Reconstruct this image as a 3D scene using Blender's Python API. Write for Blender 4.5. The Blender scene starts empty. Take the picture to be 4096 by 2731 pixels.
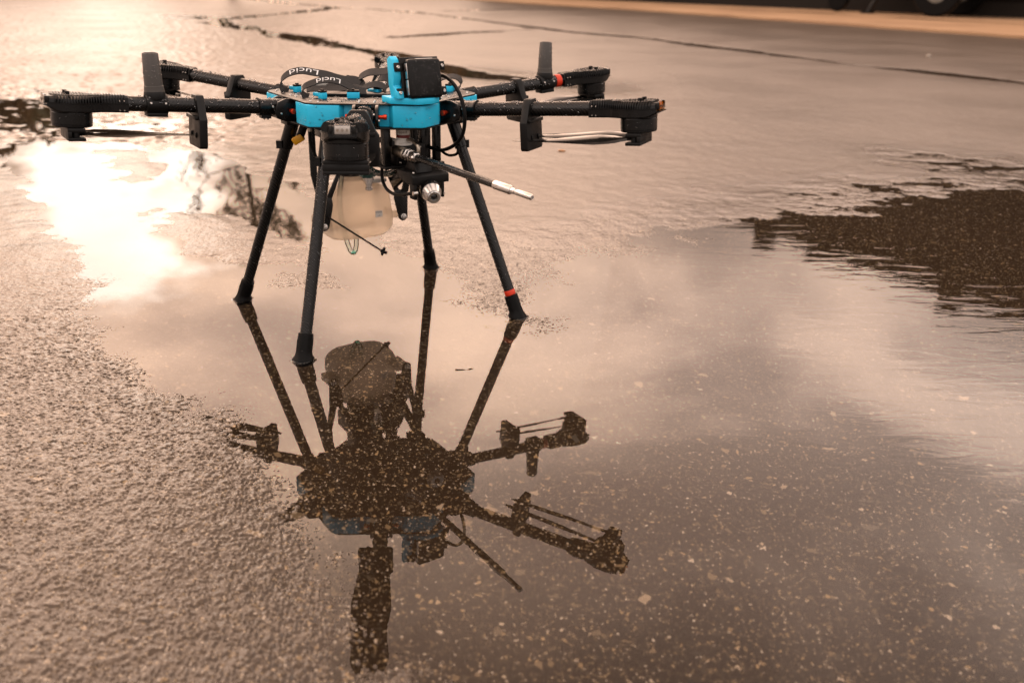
import bpy, bmesh, math, random
import numpy as np
from mathutils import Vector, Matrix, Euler

random.seed(7)
rng = np.random.default_rng(11)
scene = bpy.context.scene
COL = scene.collection
PI = math.pi

# ------------------------------------------------------------------ camera
CAM_H = 0.6129
PITCH, ROLL = 0.380603, 0.021915
cp, sp = math.cos(PITCH), math.sin(PITCH)
fw = Vector((0, cp, -sp)); up = Vector((0, sp, cp)); rt = Vector((1, 0, 0))
r2 = rt * math.cos(ROLL) + up * math.sin(ROLL)
u2 = -rt * math.sin(ROLL) + up * math.cos(ROLL)
cam = bpy.data.cameras.new('camera')
camo = bpy.data.objects.new('camera', cam); COL.objects.link(camo)
M = Matrix((r2, u2, -fw)).transposed().to_4x4(); M.translation = (0, 0, CAM_H)
camo.matrix_world = M
cam.sensor_width = 36.0; cam.lens = 3678.2 / 4096 * 36
cam.clip_start = 0.01; cam.clip_end = 2000
cam.dof.use_dof = True; cam.dof.focus_distance = 1.50; cam.dof.aperture_fstop = 4.6
scene.camera = camo

# ------------------------------------------------------------------ sky, sun, exposure
SUN_EL, SUN_AZ = math.radians(13.2), math.radians(-24.6)      # azimuth from +Y towards +X
SUN_DIR = Vector((math.sin(SUN_AZ) * math.cos(SUN_EL), math.cos(SUN_AZ) * math.cos(SUN_EL), math.sin(SUN_EL)))
world = bpy.data.worlds.new('World'); scene.world = world; world.use_nodes = True


CLOUD_X, CLOUD_Y = 5.3, 1.1


class NT:
    """small node-tree writer"""
    def __init__(s, tree):
        s.t = tree; s.t.nodes.clear()

    def n(s, kind, props=None, **inp):
        nd = s.t.nodes.new(kind)
        for k, v in (props or {}).items(): setattr(nd, k, v)
        for k, v in inp.items():
            key = int(k[1:]) if k[0] == '_' and k[1:].isdigit() else k.replace('_', ' ')
            s.set(nd.inputs[key], v)
        return nd

    def set(s, sock, v):
        if isinstance(v, bpy.types.NodeSocket): s.t.links.new(v, sock)
        elif isinstance(v, bpy.types.Node): s.t.links.new(v.outputs[0], sock)
        else:
            try: sock.default_value = v
            except Exception: sock.default_value = (*v, 1.0)

    def math(s, op, a, b=0.0, c=0.0, clamp=False):
        nd = s.n('ShaderNodeMath', {'operation': op, 'use_clamp': clamp}, _0=a, _1=b, _2=c); return nd.outputs[0]

    def mix(s, f, a, b, blend='MIX'):
        nd = s.n('ShaderNodeMix', {'data_type': 'RGBA', 'blend_type': blend})
        s.set(nd.inputs[0], f); s.set(nd.inputs[6], a); s.set(nd.inputs[7], b); return nd.outputs[2]

    def ramp(s, f, stops, interp='LINEAR'):
        nd = s.n('ShaderNodeValToRGB', Fac=f); cr = nd.color_ramp; cr.interpolation = interp
        while len(cr.elements) > 1: cr.elements.remove(cr.elements[-1])
        for i, (p, c) in enumerate(stops):
            e = cr.elements[0] if i == 0 else cr.elements.new(p)
            e.position = p; e.color = (*c, 1) if not isinstance(c, (int, float)) else (c, c, c, 1)
        return nd.outputs[0]

    def rng(s, v, a, b, c=0.0, d=1.0, kind='SMOOTHSTEP'):
        nd = s.n('ShaderNodeMapRange', {'interpolation_type': kind}, _0=v, _1=a, _2=b, _3=c, _4=d); return nd.outputs[0]


w = NT(world.node_tree)
tc = w.n('ShaderNodeTexCoord').outputs['Generated']
sep = w.n('ShaderNodeSeparateXYZ', _0=tc)
zc = w.math('MAXIMUM', sep.outputs[2], 0.0)
inv = w.math('DIVIDE', 1.0, w.math('ADD', zc, 0.22))
flat = w.n('ShaderNodeVectorMath', {'operation': 'SCALE'}, _0=tc)
w.set(flat.inputs['Scale'], inv)
flat = w.n('ShaderNodeVectorMath', {'operation': 'ADD'}, _0=flat, _1=(CLOUD_X, CLOUD_Y, 0.0))
cl1 = w.n('ShaderNodeTexNoise', {'noise_dimensions': '3D'}, Vector=flat, Scale=1.55, Detail=7.0, Roughness=0.52, Distortion=0.35).outputs[0]
cl2 = w.n('ShaderNodeTexNoise', {'noise_dimensions': '3D'}, Vector=flat, Scale=4.3, Detail=5.0, Roughness=0.55).outputs[0]
sunv = w.n('ShaderNodeVectorMath', {'operation': 'DOT_PRODUCT'}, _0=tc, _1=SUN_DIR).outputs['Value']
ang = w.math('ARCCOSINE', w.math('MINIMUM', sunv, 0.99999))
# glow of the hidden sun spread through the cloud layer
elev = w.math('ARCSINE', zc)
g_el = w.math('EXPONENT', w.math('MULTIPLY', w.math('POWER', w.math('ABSOLUTE', w.math('DIVIDE', w.math('SUBTRACT', elev, 0.43), w.rng(elev, 0.36, 0.48, 0.155, 0.245))), 2.0), -1.0))
hor = w.n('ShaderNodeVectorMath', {'operation': 'NORMALIZE'}, _0=w.n('ShaderNodeVectorMath', {'operation': 'MULTIPLY'}, _0=tc, _1=(1, 1, 0)))
caz = w.n('ShaderNodeVectorMath', {'operation': 'DOT_PRODUCT'}, _0=hor, _1=(math.sin(SUN_AZ), math.cos(SUN_AZ), 0)).outputs['Value']
g_az = w.math('POWER', w.math('ADD', 0.5, w.math('MULTIPLY', caz, 0.5)), 2.0)
near = w.math('EXPONENT', w.math('MULTIPLY', w.math('POWER', w.math('DIVIDE', ang, 0.20), 2.0), -1.0))
cloud = w.rng(cl1, 0.36, 0.66)
lum = w.math('ADD', w.math('ADD', w.math('ADD', w.rng(elev, 0.15, 0.40, 0.95, 1.15), w.rng(elev, 0.50, 0.72, 0.0, 0.30)), w.rng(elev, 0.85, 1.35, 0.0, 1.25)), w.math('ADD', w.math('MULTIPLY', g_el, w.math('ADD', 0.6, w.math('MULTIPLY', g_az, 4.9))), w.math('MULTIPLY', near, 0.35)))
lum = w.math('MULTIPLY', lum, w.math('ADD', 0.62, w.math('MULTIPLY', cloud, 0.62)))
# break in the cloud where the sun stands
patch = w.rng(w.math('ADD', w.math('ADD', ang, w.math('MULTIPLY', w.math('SUBTRACT', cl2, 0.5), 0.34)), w.math('MULTIPLY', w.math('SUBTRACT', cl1, 0.5), 0.16)), 0.128, 0.045)
lum = w.math('ADD', lum, w.math('MULTIPLY', patch, 3.2))
tint = w.mix(cloud, (0.87, 0.58, 0.445), (1.0, 0.655, 0.46))
tint = w.mix(g_az, (0.93, 0.80, 0.74), tint)
tint = w.mix(w.math('MULTIPLY', patch, 0.8), tint, (1.0, 0.86, 0.74))
cloudcol = w.n('ShaderNodeVectorMath', {'operation': 'SCALE'}, _0=tint)
w.set(cloudcol.inputs['Scale'], w.math('MULTIPLY', lum, 29.0))
sky = w.n('ShaderNodeTexSky', {'sky_type': 'NISHITA', 'sun_disc': False, 'sun_elevation': SUN_EL, 'sun_rotation': SUN_AZ, 'dust_density': 3.0})
col = w.mix(0.93, sky, cloudcol.outputs[0])
bg = w.n('ShaderNodeBackground', Color=col, Strength=0.1)
w.n('ShaderNodeOutputWorld', Surface=bg)

sun = bpy.data.lights.new('sun', 'SUN'); sun.energy = 0.5; sun.angle = math.radians(60.0); sun.color = (1.0, 0.80, 0.62)
suno = bpy.data.objects.new('sun', sun); COL.objects.link(suno)
suno.rotation_euler = SUN_DIR.to_track_quat('Z', 'Y').to_euler()

scene.view_settings.view_transform = 'Standard'; scene.view_settings.look = 'None'
scene.view_settings.exposure = -1.4; scene.view_settings.gamma = 1.0
scene.view_settings.use_curve_mapping = False
scene.cycles.use_denoising = True
scene.cycles.max_bounces = 10; scene.cycles.transparent_max_bounces = 16
scene.cycles.caustics_reflective = False; scene.cycles.caustics_refractive = False

# ------------------------------------------------------------------ materials
MATS = {}


def mat(name):
    m = bpy.data.materials.new(name); m.use_nodes = True; MATS[name] = m
    return m, NT(m.node_tree)


def simple(name, col, rough=0.4, metal=0.0, spec=0.5, bump=0.0, bscale=300.0, coat=0.0, var=0.0, emis=None):
    m, t = mat(name)
    p = t.n('ShaderNodeBsdfPrincipled', Base_Color=col, Roughness=rough, Metallic=metal)
    p.inputs['Specular IOR Level'].default_value = spec
    p.inputs['Coat Weight'].default_value = coat; p.inputs['Coat Roughness'].default_value = 0.08
    co = t.n('ShaderNodeTexCoord').outputs['Object']
    if var:
        nz = t.n('ShaderNodeTexNoise', Vector=co, Scale=60.0, Detail=4.0).outputs[0]
        t.set(p.inputs['Base Color'], t.mix(nz, tuple(c * (1 - var) for c in col), tuple(min(1, c * (1 + var)) for c in col)))
        t.set(p.inputs['Roughness'], t.rng(nz, 0.3, 0.7, rough * 0.8, min(1, rough * 1.25)))
    if bump:
        nz = t.n('ShaderNodeTexNoise', Vector=co, Scale=bscale, Detail=3.0).outputs[0]
        b = t.n('ShaderNodeBump', Strength=bump, Distance=0.001, Height=nz); t.set(p.inputs['Normal'], b.outputs[0])
    if emis: p.inputs['Emission Color'].default_value = (*emis[0], 1); p.inputs['Emission Strength'].default_value = emis[1]
    t.n('ShaderNodeOutputMaterial', Surface=p)
    return m


simple('black_plastic', (0.0050, 0.0044, 0.0040), 0.40, spec=0.26, bump=0.15, var=0.2)
simple('black_metal', (0.0042, 0.0038, 0.0036), 0.24, spec=0.32, var=0.25, bump=0.05)
simple('black_plate', (0.008, 0.007, 0.0065), 0.34, spec=0.28, var=0.3)
simple('grey_plastic', (0.066, 0.058, 0.051), 0.45, bump=0.2)
simple('rubber', (0.005, 0.0046, 0.0045), 0.36, spec=0.12, bump=0.1)
simple('blue_print', (0.022, 0.60, 0.93), 0.42, bump=0.25, bscale=90, var=0.06)
simple('webbing', (0.016, 0.014, 0.013), 0.75, bump=0.9, bscale=700)
simple('lettering', (0.78, 0.76, 0.74), 0.6)
simple('steel', (0.62, 0.58, 0.54), 0.24, metal=1.0, var=0.1)
simple('aluminium', (0.80, 0.77, 0.74), 0.30, metal=1.0, var=0.06)
simple('bronze_fitting', (0.42, 0.36, 0.29), 0.32, metal=1.0, var=0.15)
simple('red_anodised', (0.75, 0.06, 0.02), 0.25, metal=0.7)
simple('red_tape', (0.75, 0.045, 0.012), 0.45)
simple('yellow_plastic', (0.80, 0.38, 0.01), 0.35)
simple('amber_lens', (0.85, 0.42, 0.08), 0.15, coat=0.5)
simple('white_plastic', (0.78, 0.74, 0.68), 0.4)
simple('red_band', (0.16, 0.012, 0.008), 0.35)
simple('led_board', (0.85, 0.80, 0.74), 0.35, var=0.05)
simple('brown_ink', (0.10, 0.05, 0.03), 0.6)
simple('lens_glass', (0.004, 0.004, 0.005), 0.04, spec=0.8)
simple('green_valve', (0.03, 0.10, 0.085), 0.12, spec=0.7)
simple('dark_cladding', (0.016, 0.011, 0.008), 0.7, spec=0.12, var=0.4)
simple('dark_roofing', (0.02, 0.016, 0.013), 0.7, spec=0.15)
simple('pale_hub', (0.17, 0.17, 0.155), 0.35)
simple('bark', (0.055, 0.040, 0.028), 0.9, bump=0.6, bscale=30, var=0.4)
simple('leaf_olive', (0.055, 0.062, 0.022), 0.6, var=0.4)
simple('leaf_brown', (0.085, 0.058, 0.026), 0.6, var=0.4)
simple('dry_leaf', (0.42, 0.18, 0.05), 0.6, var=0.3)
simple('pebble', (0.40, 0.34, 0.28), 0.5, var=0.2)

for nm_ in ('leaf_olive', 'leaf_brown'):
    m = MATS[nm_]; t = NT.__new__(NT); t.t = m.node_tree
    p_ = next(n for n in t.t.nodes if n.type == 'BSDF_PRINCIPLED'); o_ = next(n for n in t.t.nodes if n.type == 'OUTPUT_MATERIAL')
    tl = t.n('ShaderNodeBsdfTranslucent', Color=(0.16, 0.12, 0.05) if nm_ == 'leaf_olive' else (0.20, 0.12, 0.05))
    t.set(o_.inputs['Surface'], t.n('ShaderNodeMixShader', Fac=0.25, _1=p_, _2=tl))

# carbon tube: faint diagonal twill
m, t = mat('carbon')
co = t.n('ShaderNodeTexCoord').outputs['Object']
sx = t.n('ShaderNodeSeparateXYZ', _0=co)
dg = t.math('SINE', t.math('MULTIPLY', t.math('ADD', sx.outputs[0], t.math('ADD', t.math('MULTIPLY', sx.outputs[2], 1.0), sx.outputs[1])), 950.0))
nz = t.n('ShaderNodeTexNoise', Vector=co, Scale=70.0, Detail=4.0).outputs[0]
base = t.mix(t.rng(dg, -0.4, 0.4), (0.0045, 0.004, 0.0038), (0.010, 0.009, 0.0083))
rg = t.math('ADD', t.rng(dg, -0.4, 0.4, 0.20, 0.30), t.math('MULTIPLY', nz, 0.06))
p = t.n('ShaderNodeBsdfPrincipled', Base_Color=base, Roughness=rg)
p.inputs['Specular IOR Level'].default_value = 0.42
fine = t.n('ShaderNodeTexNoise', Vector=co, Scale=420.0, Detail=2.0).outputs[0]
b = t.n('ShaderNodeBump', Strength=0.25, Distance=0.0006, Height=fine); t.set(p.inputs['Normal'], b.outputs[0])
t.n('ShaderNodeOutputMaterial', Surface=p)

# gloss propeller
simple('propeller_gloss', (0.010, 0.009, 0.008), 0.14, spec=0.38)

# translucent tank
m, t = mat('tank_plastic')
co = t.n('ShaderNodeTexCoord').outputs['Object']
nz = t.n('ShaderNodeTexNoise', Vector=co, Scale=14.0, Detail=2.0).outputs[0]
cc = t.mix(nz, (0.94, 0.82, 0.68), (0.97, 0.88, 0.76))
d = t.n('ShaderNodeBsdfDiffuse', Color=cc); tr = t.n('ShaderNodeBsdfTranslucent', Color=cc)
g = t.n('ShaderNodeBsdfGlossy', Roughness=0.35, Color=(1, 1, 1))
ms = t.n('ShaderNodeMixShader', Fac=0.88, _1=d, _2=tr); fr = t.n('ShaderNodeFresnel', IOR=1.4)
ms2 = t.n('ShaderNodeMixShader', Fac=fr, _1=ms, _2=g)
ms3 = t.n('ShaderNodeMixShader', Fac=0.22, _1=ms2, _2=t.n('ShaderNodeBsdfTransparent', Color=(1.0, 0.95, 0.88)))
t.n('ShaderNodeOutputMaterial', Surface=ms3)


def clear(name, col, ior=1.33, rough=0.0, bump=False):
    m, t = mat(name)
    fr = t.n('ShaderNodeFresnel', IOR=ior)
    a = t.n('ShaderNodeBsdfTransparent', Color=col); g = t.n('ShaderNodeBsdfGlossy', Roughness=rough, Color=(1, 1, 1))
    if bump:
        co = t.n('ShaderNodeTexCoord').outputs['Object']
        # light wind ripples where the water lies open, calm round the drone
        sx = t.n('ShaderNodeSeparateXYZ', _0=co)
        st = t.n('ShaderNodeVectorMath', {'operation': 'MULTIPLY'}, _0=co, _1=(9.0, 26.0, 1.0))
        nz = t.n('ShaderNodeTexNoise', Vector=st, Scale=1.0, Detail=3.0, Distortion=0.6).outputs[0]
        b = t.n('ShaderNodeBump', Distance=0.004, Height=nz)
        t.set(b.inputs['Strength'], t.rng(sx.outputs[0], 0.15, 1.1, 0.004, 0.16))
        t.set(g.inputs['Normal'], b.outputs[0]); t.set(fr.inputs['Normal'], b.outputs[0])
    ms = t.n('ShaderNodeMixShader', Fac=fr, _1=a, _2=g)
    t.n('ShaderNodeOutputMaterial', Surface=ms)


clear('puddle_water', (0.97, 0.95, 0.92), 1.333, 0.0, True)
clear('raindrop', (0.98, 0.97, 0.96), 1.7, 0.0)
clear('clear_hose', (0.86, 0.90, 0.88), 1.5, 0.05)
clear('clear_hose_green', (0.45, 0.80, 0.74), 1.5, 0.05)
clear('amber_cover', (0.95, 0.62, 0.22), 1.5, 0.03)
clear('lamp_cover', (0.95, 0.93, 0.92), 1.5, 0.03)

# asphalt: dark binder with pale and tawny stones set in it
m, t = mat('asphalt')
co = t.n('ShaderNodeNewGeometry').outputs['Position']
px = t.n('ShaderNodeSeparateXYZ', _0=co)
warp = t.n('ShaderNodeTexNoise', Vector=co, Scale=160.0, Detail=2.0).outputs[1]
wv = t.n('ShaderNodeVectorMath', {'operation': 'MULTIPLY_ADD'}, _0=warp, _1=(0.0045, 0.0045, 0.0), _2=co)
def stones(scale, thr, lo, hi):
    v = t.n('ShaderNodeTexVoronoi', {'voronoi_dimensions': '2D'}, Vector=wv, Scale=scale)
    e = t.n('ShaderNodeTexVoronoi', {'voronoi_dimensions': '2D', 'feature': 'DISTANCE_TO_EDGE'}, Vector=wv, Scale=scale)
    c = t.n('ShaderNodeSeparateColor', _0=v.outputs['Color'])
    on = t.math('GREATER_THAN', c.outputs[0], thr)
    ins = t.math('GREATER_THAN', e.outputs['Distance'], t.rng(c.outputs[1], 0.0, 1.0, lo, hi, 'LINEAR'))
    return t.math('MULTIPLY', on, ins), c, v
m1, c1, v1 = stones(145.0, 0.78, 0.12, 0.38)
m2, c2, v2 = stones(350.0, 0.46, 0.10, 0.40)
m3, c3, v3 = stones(52.0, 0.968, 0.18, 0.38)
fineN = t.n('ShaderNodeTexNoise', Vector=co, Scale=900.0, Detail=2.0).outputs[0]
broad = t.n('ShaderNodeTexNoise', Vector=co, Scale=1.3, Detail=4.0).outputs[0]
binder = t.mix(fineN, (0.014, 0.009, 0.0053), (0.072, 0.048, 0.030))
binder = t.mix(t.rng(broad, 0.35, 0.65), binder, (0.058, 0.038, 0.0235), 'MIX')
s1 = t.ramp(c1.outputs[2], [(0.0, (0.04, 0.031, 0.023)), (0.4, (0.11, 0.083, 0.055)), (0.75, (0.26, 0.18, 0.10)), (0.93, (0.46, 0.31, 0.16)), (1.0, (0.66, 0.54, 0.42))])
s2 = t.ramp(c2.outputs[2], [(0.0, (0.045, 0.036, 0.027)), (0.5, (0.13, 0.098, 0.066)), (0.85, (0.42, 0.30, 0.17)), (1.0, (0.72, 0.60, 0.47))])
s3 = t.ramp(c3.outputs[2], [(0.0, (0.11, 0.09, 0.07)), (0.6, (0.30, 0.21, 0.12)), (1.0, (0.52, 0.40, 0.28))])
wetk = t.rng(px.outputs[2], -0.0006, 0.0012, 1.0, 0.45)           # stones out of the water carry a film of road dirt
colr = t.mix(t.math('MULTIPLY', m2, wetk), binder, s2); colr = t.mix(t.math('MULTIPLY', m1, wetk), colr, s1); colr = t.mix(t.math('MULTIPLY', m3, wetk), colr, s3)
dry = t.n('ShaderNodeAttribute', {'attribute_name': 'drained'}).outputs['Fac']
patchy = t.rng(t.n('ShaderNodeTexNoise', Vector=co, Scale=0.55, Detail=6.0, Roughness=0.62).outputs[0], 0.3, 0.7, 0.28, 0.74)
colr = t.mix(t.math('MULTIPLY', dry, patchy), colr, t.mix(fineN, (0.085, 0.062, 0.046), (0.21, 0.155, 0.116)))
# stones under the water surface have no air-side gloss of their own
wet = t.rng(px.outputs[2], -0.0006, 0.0004)
bh = t.math('ADD', t.math('MULTIPLY', t.n('ShaderNodeTexNoise', Vector=co, Scale=330.0, Detail=4.0, Roughness=0.6).outputs[0], 1.0), t.math('MULTIPLY', v1.outputs['Distance'], -0.8))
bmp = t.n('ShaderNodeBump', Strength=0.26, Distance=0.0016, Height=bh)
p = t.n('ShaderNodeBsdfPrincipled', Base_Color=colr, Roughness=t.math('ADD', t.rng(broad, 0.3, 0.7, 0.18, 0.26), t.math('MULTIPLY', dry, 0.12)), IOR=1.48)
t.set(p.inputs['Normal'], bmp.outputs[0])
t.set(p.inputs['Specular IOR Level'], t.math('MULTIPLY', wet, 0.55))
t.n('ShaderNodeOutputMaterial', Surface=p)

# pale sandy concrete
m, t = mat('concrete')
co = t.n('ShaderNodeNewGeometry').outputs['Position']
n1 = t.n('ShaderNodeTexNoise', Vector=co, Scale=0.8, Detail=6.0, Roughness=0.6).outputs[0]
cc = t.ramp(n1, [(0.3, (0.34, 0.20, 0.11)), (0.55, (0.46, 0.28, 0.155)), (0.75, (0.52, 0.33, 0.19))])
p = t.n('ShaderNodeBsdfPrincipled', Base_Color=cc, Roughness=0.6)
t.n('ShaderNodeOutputMaterial', Surface=p)


# ------------------------------------------------------------------ mesh helpers
class MB:
    def __init__(s): s.v = []; s.f = []; s.m = []; s.cur = 0

    def add(s, verts, faces):
        o = len(s.v); s.v.extend([tuple(p) for p in verts]); s.f.extend([tuple(i + o for i in f) for f in faces]); s.m.extend([s.cur] * len(faces))

    def box(s, c, size, R=None, taper=1.0):
        hx, hy, hz = (a / 2 for a in size); vs = []
        for z, k in ((-hz, 1.0), (hz, taper)):
            for x, y in ((-hx, -hy), (hx, -hy), (hx, hy), (-hx, hy)): vs.append(Vector((x * k, y * k, z)))
        if R is not None: vs = [R @ p for p in vs]
        c = Vector(c)
        s.add([p + c for p in vs], [(3, 2, 1, 0), (4, 5, 6, 7), (0, 1, 5, 4), (1, 2, 6, 5), (2, 3, 7, 6), (3, 0, 4, 7)])

    def lathe(s, p0, axis, prof, n=24, cap=True):
        """prof: list of (distance along axis, radius)"""
        a = Vector(axis).normalized(); q = a.to_track_quat('Z', 'Y'); p0 = Vector(p0); vs = []; fs = []
        for h, r in prof:
            for i in range(n):
                th = 2 * PI * i / n
                vs.append(p0 + q @ Vector((r * math.cos(th), r * math.sin(th), h)))
        for k in range(len(prof) - 1):
            for i in range(n):
                j = (i + 1) % n; fs.append((k * n + i, k * n + j, (k + 1) * n + j, (k + 1) * n + i))
        if cap:
            fs.append(tuple(range(n - 1, -1, -1))); fs.append(tuple((len(prof) - 1) * n + i for i in range(n)))
        s.add(vs, fs)

    def cyl(s, p0, p1, r0, r1=None, n=20):
        p0 = Vector(p0); p1 = Vector(p1); d = p1 - p0
        s.lathe(p0, d, [(0, r0), (d.length, r0 if r1 is None else r1)], n)

    def prism(s, poly, z0, z1, fn=None):
        """poly in (a,b), extruded z0..z1; fn maps (a,b,z) to a point"""
        fn = fn or (lambda a, b, z: (a, b, z)); n = len(poly)
        vs = [fn(a, b, z0) for a, b in poly] + [fn(a, b, z1) for a, b in poly]
        s.add(vs, [tuple(range(n - 1, -1, -1)), tuple(range(n, 2 * n))] + [(i, (i + 1) % n, n + (i + 1) % n, n + i) for i in range(n)])

    def loft(s, secs, cap=True):
        n = len(secs[0]); vs = [p for sec in secs for p in sec]; fs = []
        for k in range(len(secs) - 1):
            for i in range(n):
                j = (i + 1) % n; fs.append((k * n + i, k * n + j, (k + 1) * n + j, (k + 1) * n + i))
        if cap: fs.append(tuple(range(n - 1, -1, -1))); fs.append(tuple((len(secs) - 1) * n + i for i in range(n)))
        s.add(vs, fs)

    def tube(s, path, r, n=10, r1=None):
        path = [Vector(p) for p in path]; secs = []; ref = None
        for k, p in enumerate(path):
            d = (path[min(k + 1, len(path) - 1)] - path[max(k - 1, 0)]).normalized()
            if ref is None: ref = d.orthogonal().normalized()
            ref = (ref - d * ref.dot(d)).normalized(); b = d.cross(ref)
            rr = r if r1 is None else r + (r1 - r) * k / (len(path) - 1)
            secs.append([p + (ref * math.cos(2 * PI * i / n) + b * math.sin(2 * PI * i / n)) * rr for i in range(n)])
        s.loft(secs)

    def ribbon(s, path, wd, width, th):
        """flat strap along path; wd = width direction"""
        secs = []; path = [Vector(p) for p in path]; wd = Vector(wd).normalized()
        for k, p in enumerate(path):
            d = (path[min(k + 1, len(path) - 1)] - path[max(k - 1, 0)]).normalized()
            ww = (wd - d * wd.dot(d)).normalized(); nn = d.cross(ww)
            secs.append([p + ww * width / 2 + nn * th / 2, p + ww * width / 2 - nn * th / 2, p - ww * width / 2 - nn * th / 2, p - ww * width / 2 + nn * th / 2])
        s.loft(secs)

    def mesh(s, name, mats, bevel=0.0, angle=35, seg=2):
        me = bpy.data.meshes.new(name); me.from_pydata(s.v, [], s.f)
        for m_ in (mats if isinstance(mats, (list, tuple)) else [mats]): me.materials.append(MATS[m_])
        me.polygons.foreach_set('material_index', s.m)
        bm = bmesh.new(); bm.from_mesh(me)
        bmesh.ops.recalc_face_normals(bm, faces=bm.faces)
        if bevel:
            es = [e for e in bm.edges if len(e.link_faces) == 2 and e.calc_face_angle(0) > math.radians(angle)]
            bmesh.ops.bevel(bm, geom=es, offset=bevel, offset_type='OFFSET', segments=seg, profile=0.5, affect='EDGES', clamp_overlap=True)
        for f in bm.faces: f.smooth = True
        bm.to_mesh(me); bm.free()
        me.set_sharp_from_angle(angle=math.radians(angle))
        return me

    def obj(s, name, mats, parent=None, bevel=0.0, angle=35, seg=2):
        o = bpy.data.objects.new(name, s.mesh(name, mats, bevel, angle, seg)); COL.objects.link(o)
        if parent: o.parent = parent
        return o


def tag(o, label=None, cat=None, group=None, kind=None):
    if label: o['label'] = label
    if cat: o['category'] = cat
    if group: o['group'] = group
    if kind: o['kind'] = kind
    return o


def empty(name, loc, rz=0.0):
    o = bpy.data.objects.new(name, None); COL.objects.link(o); o.location = loc; o.rotation_euler = (0, 0, rz)
    o.empty_display_size = 0.1
    return o


def link_copy(o, parent):
    c = o.copy(); COL.objects.link(c); c.parent = parent; return c


def smooth_path(pts, k=6):
    """Catmull-Rom"""
    P = [Vector(p) for p in pts]; out = []
    for i in range(len(P) - 1):
        a = P[max(i - 1, 0)]; b = P[i]; c = P[i + 1]; d = P[min(i + 2, len(P) - 1)]
        for j in range(k):
            u = j / k
            out.append(0.5 * ((2 * b) + (c - a) * u + (2 * a - 5 * b + 4 * c - d) * u * u + (3 * b - 3 * c + d - a) * u ** 3))
    out.append(P[-1]); return out


# ------------------------------------------------------------------ ground
PUDDLE = [(-1.914,3.307), (-1.934,3.464), (-1.411,2.612), (-1.155,2.241), (-1.010,1.984), (-0.900,1.879), (-0.878,1.805), (-0.825,1.674), (-0.745,1.517), (-0.673,1.403), (-0.614,1.335), (-0.559,1.280), (-0.506,1.245), (-0.453,1.221), (-0.415,1.202), (-0.375,1.152), (-0.371,1.114), (-0.327,1.062), (-0.290,1.003), (-0.282,0.953), (-0.257,0.908), (-0.225,0.858), (-0.206,0.812), (-0.172,0.756), (-0.157,0.718), (-0.143,0.685), (-0.104,0.669), (-0.062,0.646), (0.02,0.560), (0.10,0.40), (0.498,0.2), (0.90,0.6), (1.6,1.6), (2.077,2.7), (1.95,3.05), (1.791,3.1), (1.431,2.959), (1.089,2.788), (0.837,2.608), (0.616,2.463), (0.412,2.296), (0.233,2.172), (0.122,2.064), (0.054,1.948), (0.015,1.824), (0.011,1.729), (0.026,1.634), (-0.050,1.710), (-0.101,1.735), (-0.115, 1.905), (-0.155, 2.020), (-0.290, 2.165), (-0.489,2.389), (-0.587,2.637), (-0.637,2.689), (-0.744,2.865), (-0.855,3.027), (-1.008,3.203), (-1.142,3.288), (-1.255,3.300), (-1.408,3.371), (-1.597,3.440), (-1.780,3.484)]
TONGUES = [[(-1.495,3.333), (-1.358,3.245), (-1.248,3.135), (-1.112,2.948), (-1.098,2.881), (-1.178,2.787), (-1.222,2.847), (-1.241,2.948), (-1.324,3.048)],
           [(-0.932,2.396), (-0.880,2.415), (-0.760,2.365), (-0.636,2.242), (-0.523,2.131), (-0.481,1.991), (-0.549,1.985), (-0.660,2.029), (-0.720,2.060), (-0.793,2.188)],
           [(-0.505,1.886), (-0.462,1.901), (-0.408,1.868), (-0.420,1.838), (-0.482,1.827)]]
SPOTS = [[(1.572,3.405), (1.614,3.410), (1.692,3.336), (1.673,3.278), (1.578,3.291)],
         [(-3.1,4.95), (-2.3,4.45), (-1.75,3.98), (-1.5,3.75), (-1.9,3.60), (-2.4,3.75), (-3.4,4.3)],
         [(-1.62,4.05), (-1.40,4.02), (-1.30,3.90), (-1.5,3.86)],
         [(-0.45,6.35), (-0.10,6.1), (0.25,5.85), (0.45,5.5), (0.1,5.62), (-0.25,6.0)],
         [(-4.35,12.75), (-3.85,12.7), (-3.75,12.2), (-4.15,12.2)]]
CRACKS = [([(-5.914,21.006), (-4.625,18.785), (-3.135,16.830), (-2.437,16.425), (-1.600,15.415), (-0.554,13.429), (0.497,11.249), (1.337,10.294), (1.721,9.329), (2.119,8.694), (2.401,8.035), (2.620,7.497), (2.947,7.120), (3.376,6.360), (3.698,5.716), (4.3, 4.9)], 0.115),
          ([(-3.135,16.830), (-3.264,14.834), (-3.561,13.434), (-3.698,12.089), (-3.569,11.490), (-3.185,10.871), (-2.526,9.811), (-1.596,8.383), (-1.114,7.665), (-0.710,6.777), (-0.431,6.309), (-0.248,6.070), (-0.134,5.962)], 0.17),
          ([(-1.258,16.334), (-0.101,17.832), (1.136,18.576)], 0.14), ([(-1.255,9.557), (-0.871,10.111), (-0.621,10.505), (-0.254,10.967), (0.146,11.470)], 0.11)]


def hash2(ix, iy, seed):
    h = (ix.astype(np.int64) * 374761393 + iy.astype(np.int64) * 668265263 + seed * 974711) & 0x7fffffff
    h = ((h ^ (h >> 13)) * 1274126177) & 0x7fffffff
    h = ((h ^ (h >> 16)) * 1103515245 + 12345) & 0x7fffffff
    return ((h ^ (h >> 15)) & 0xffffff) / float(0xffffff)


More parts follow.
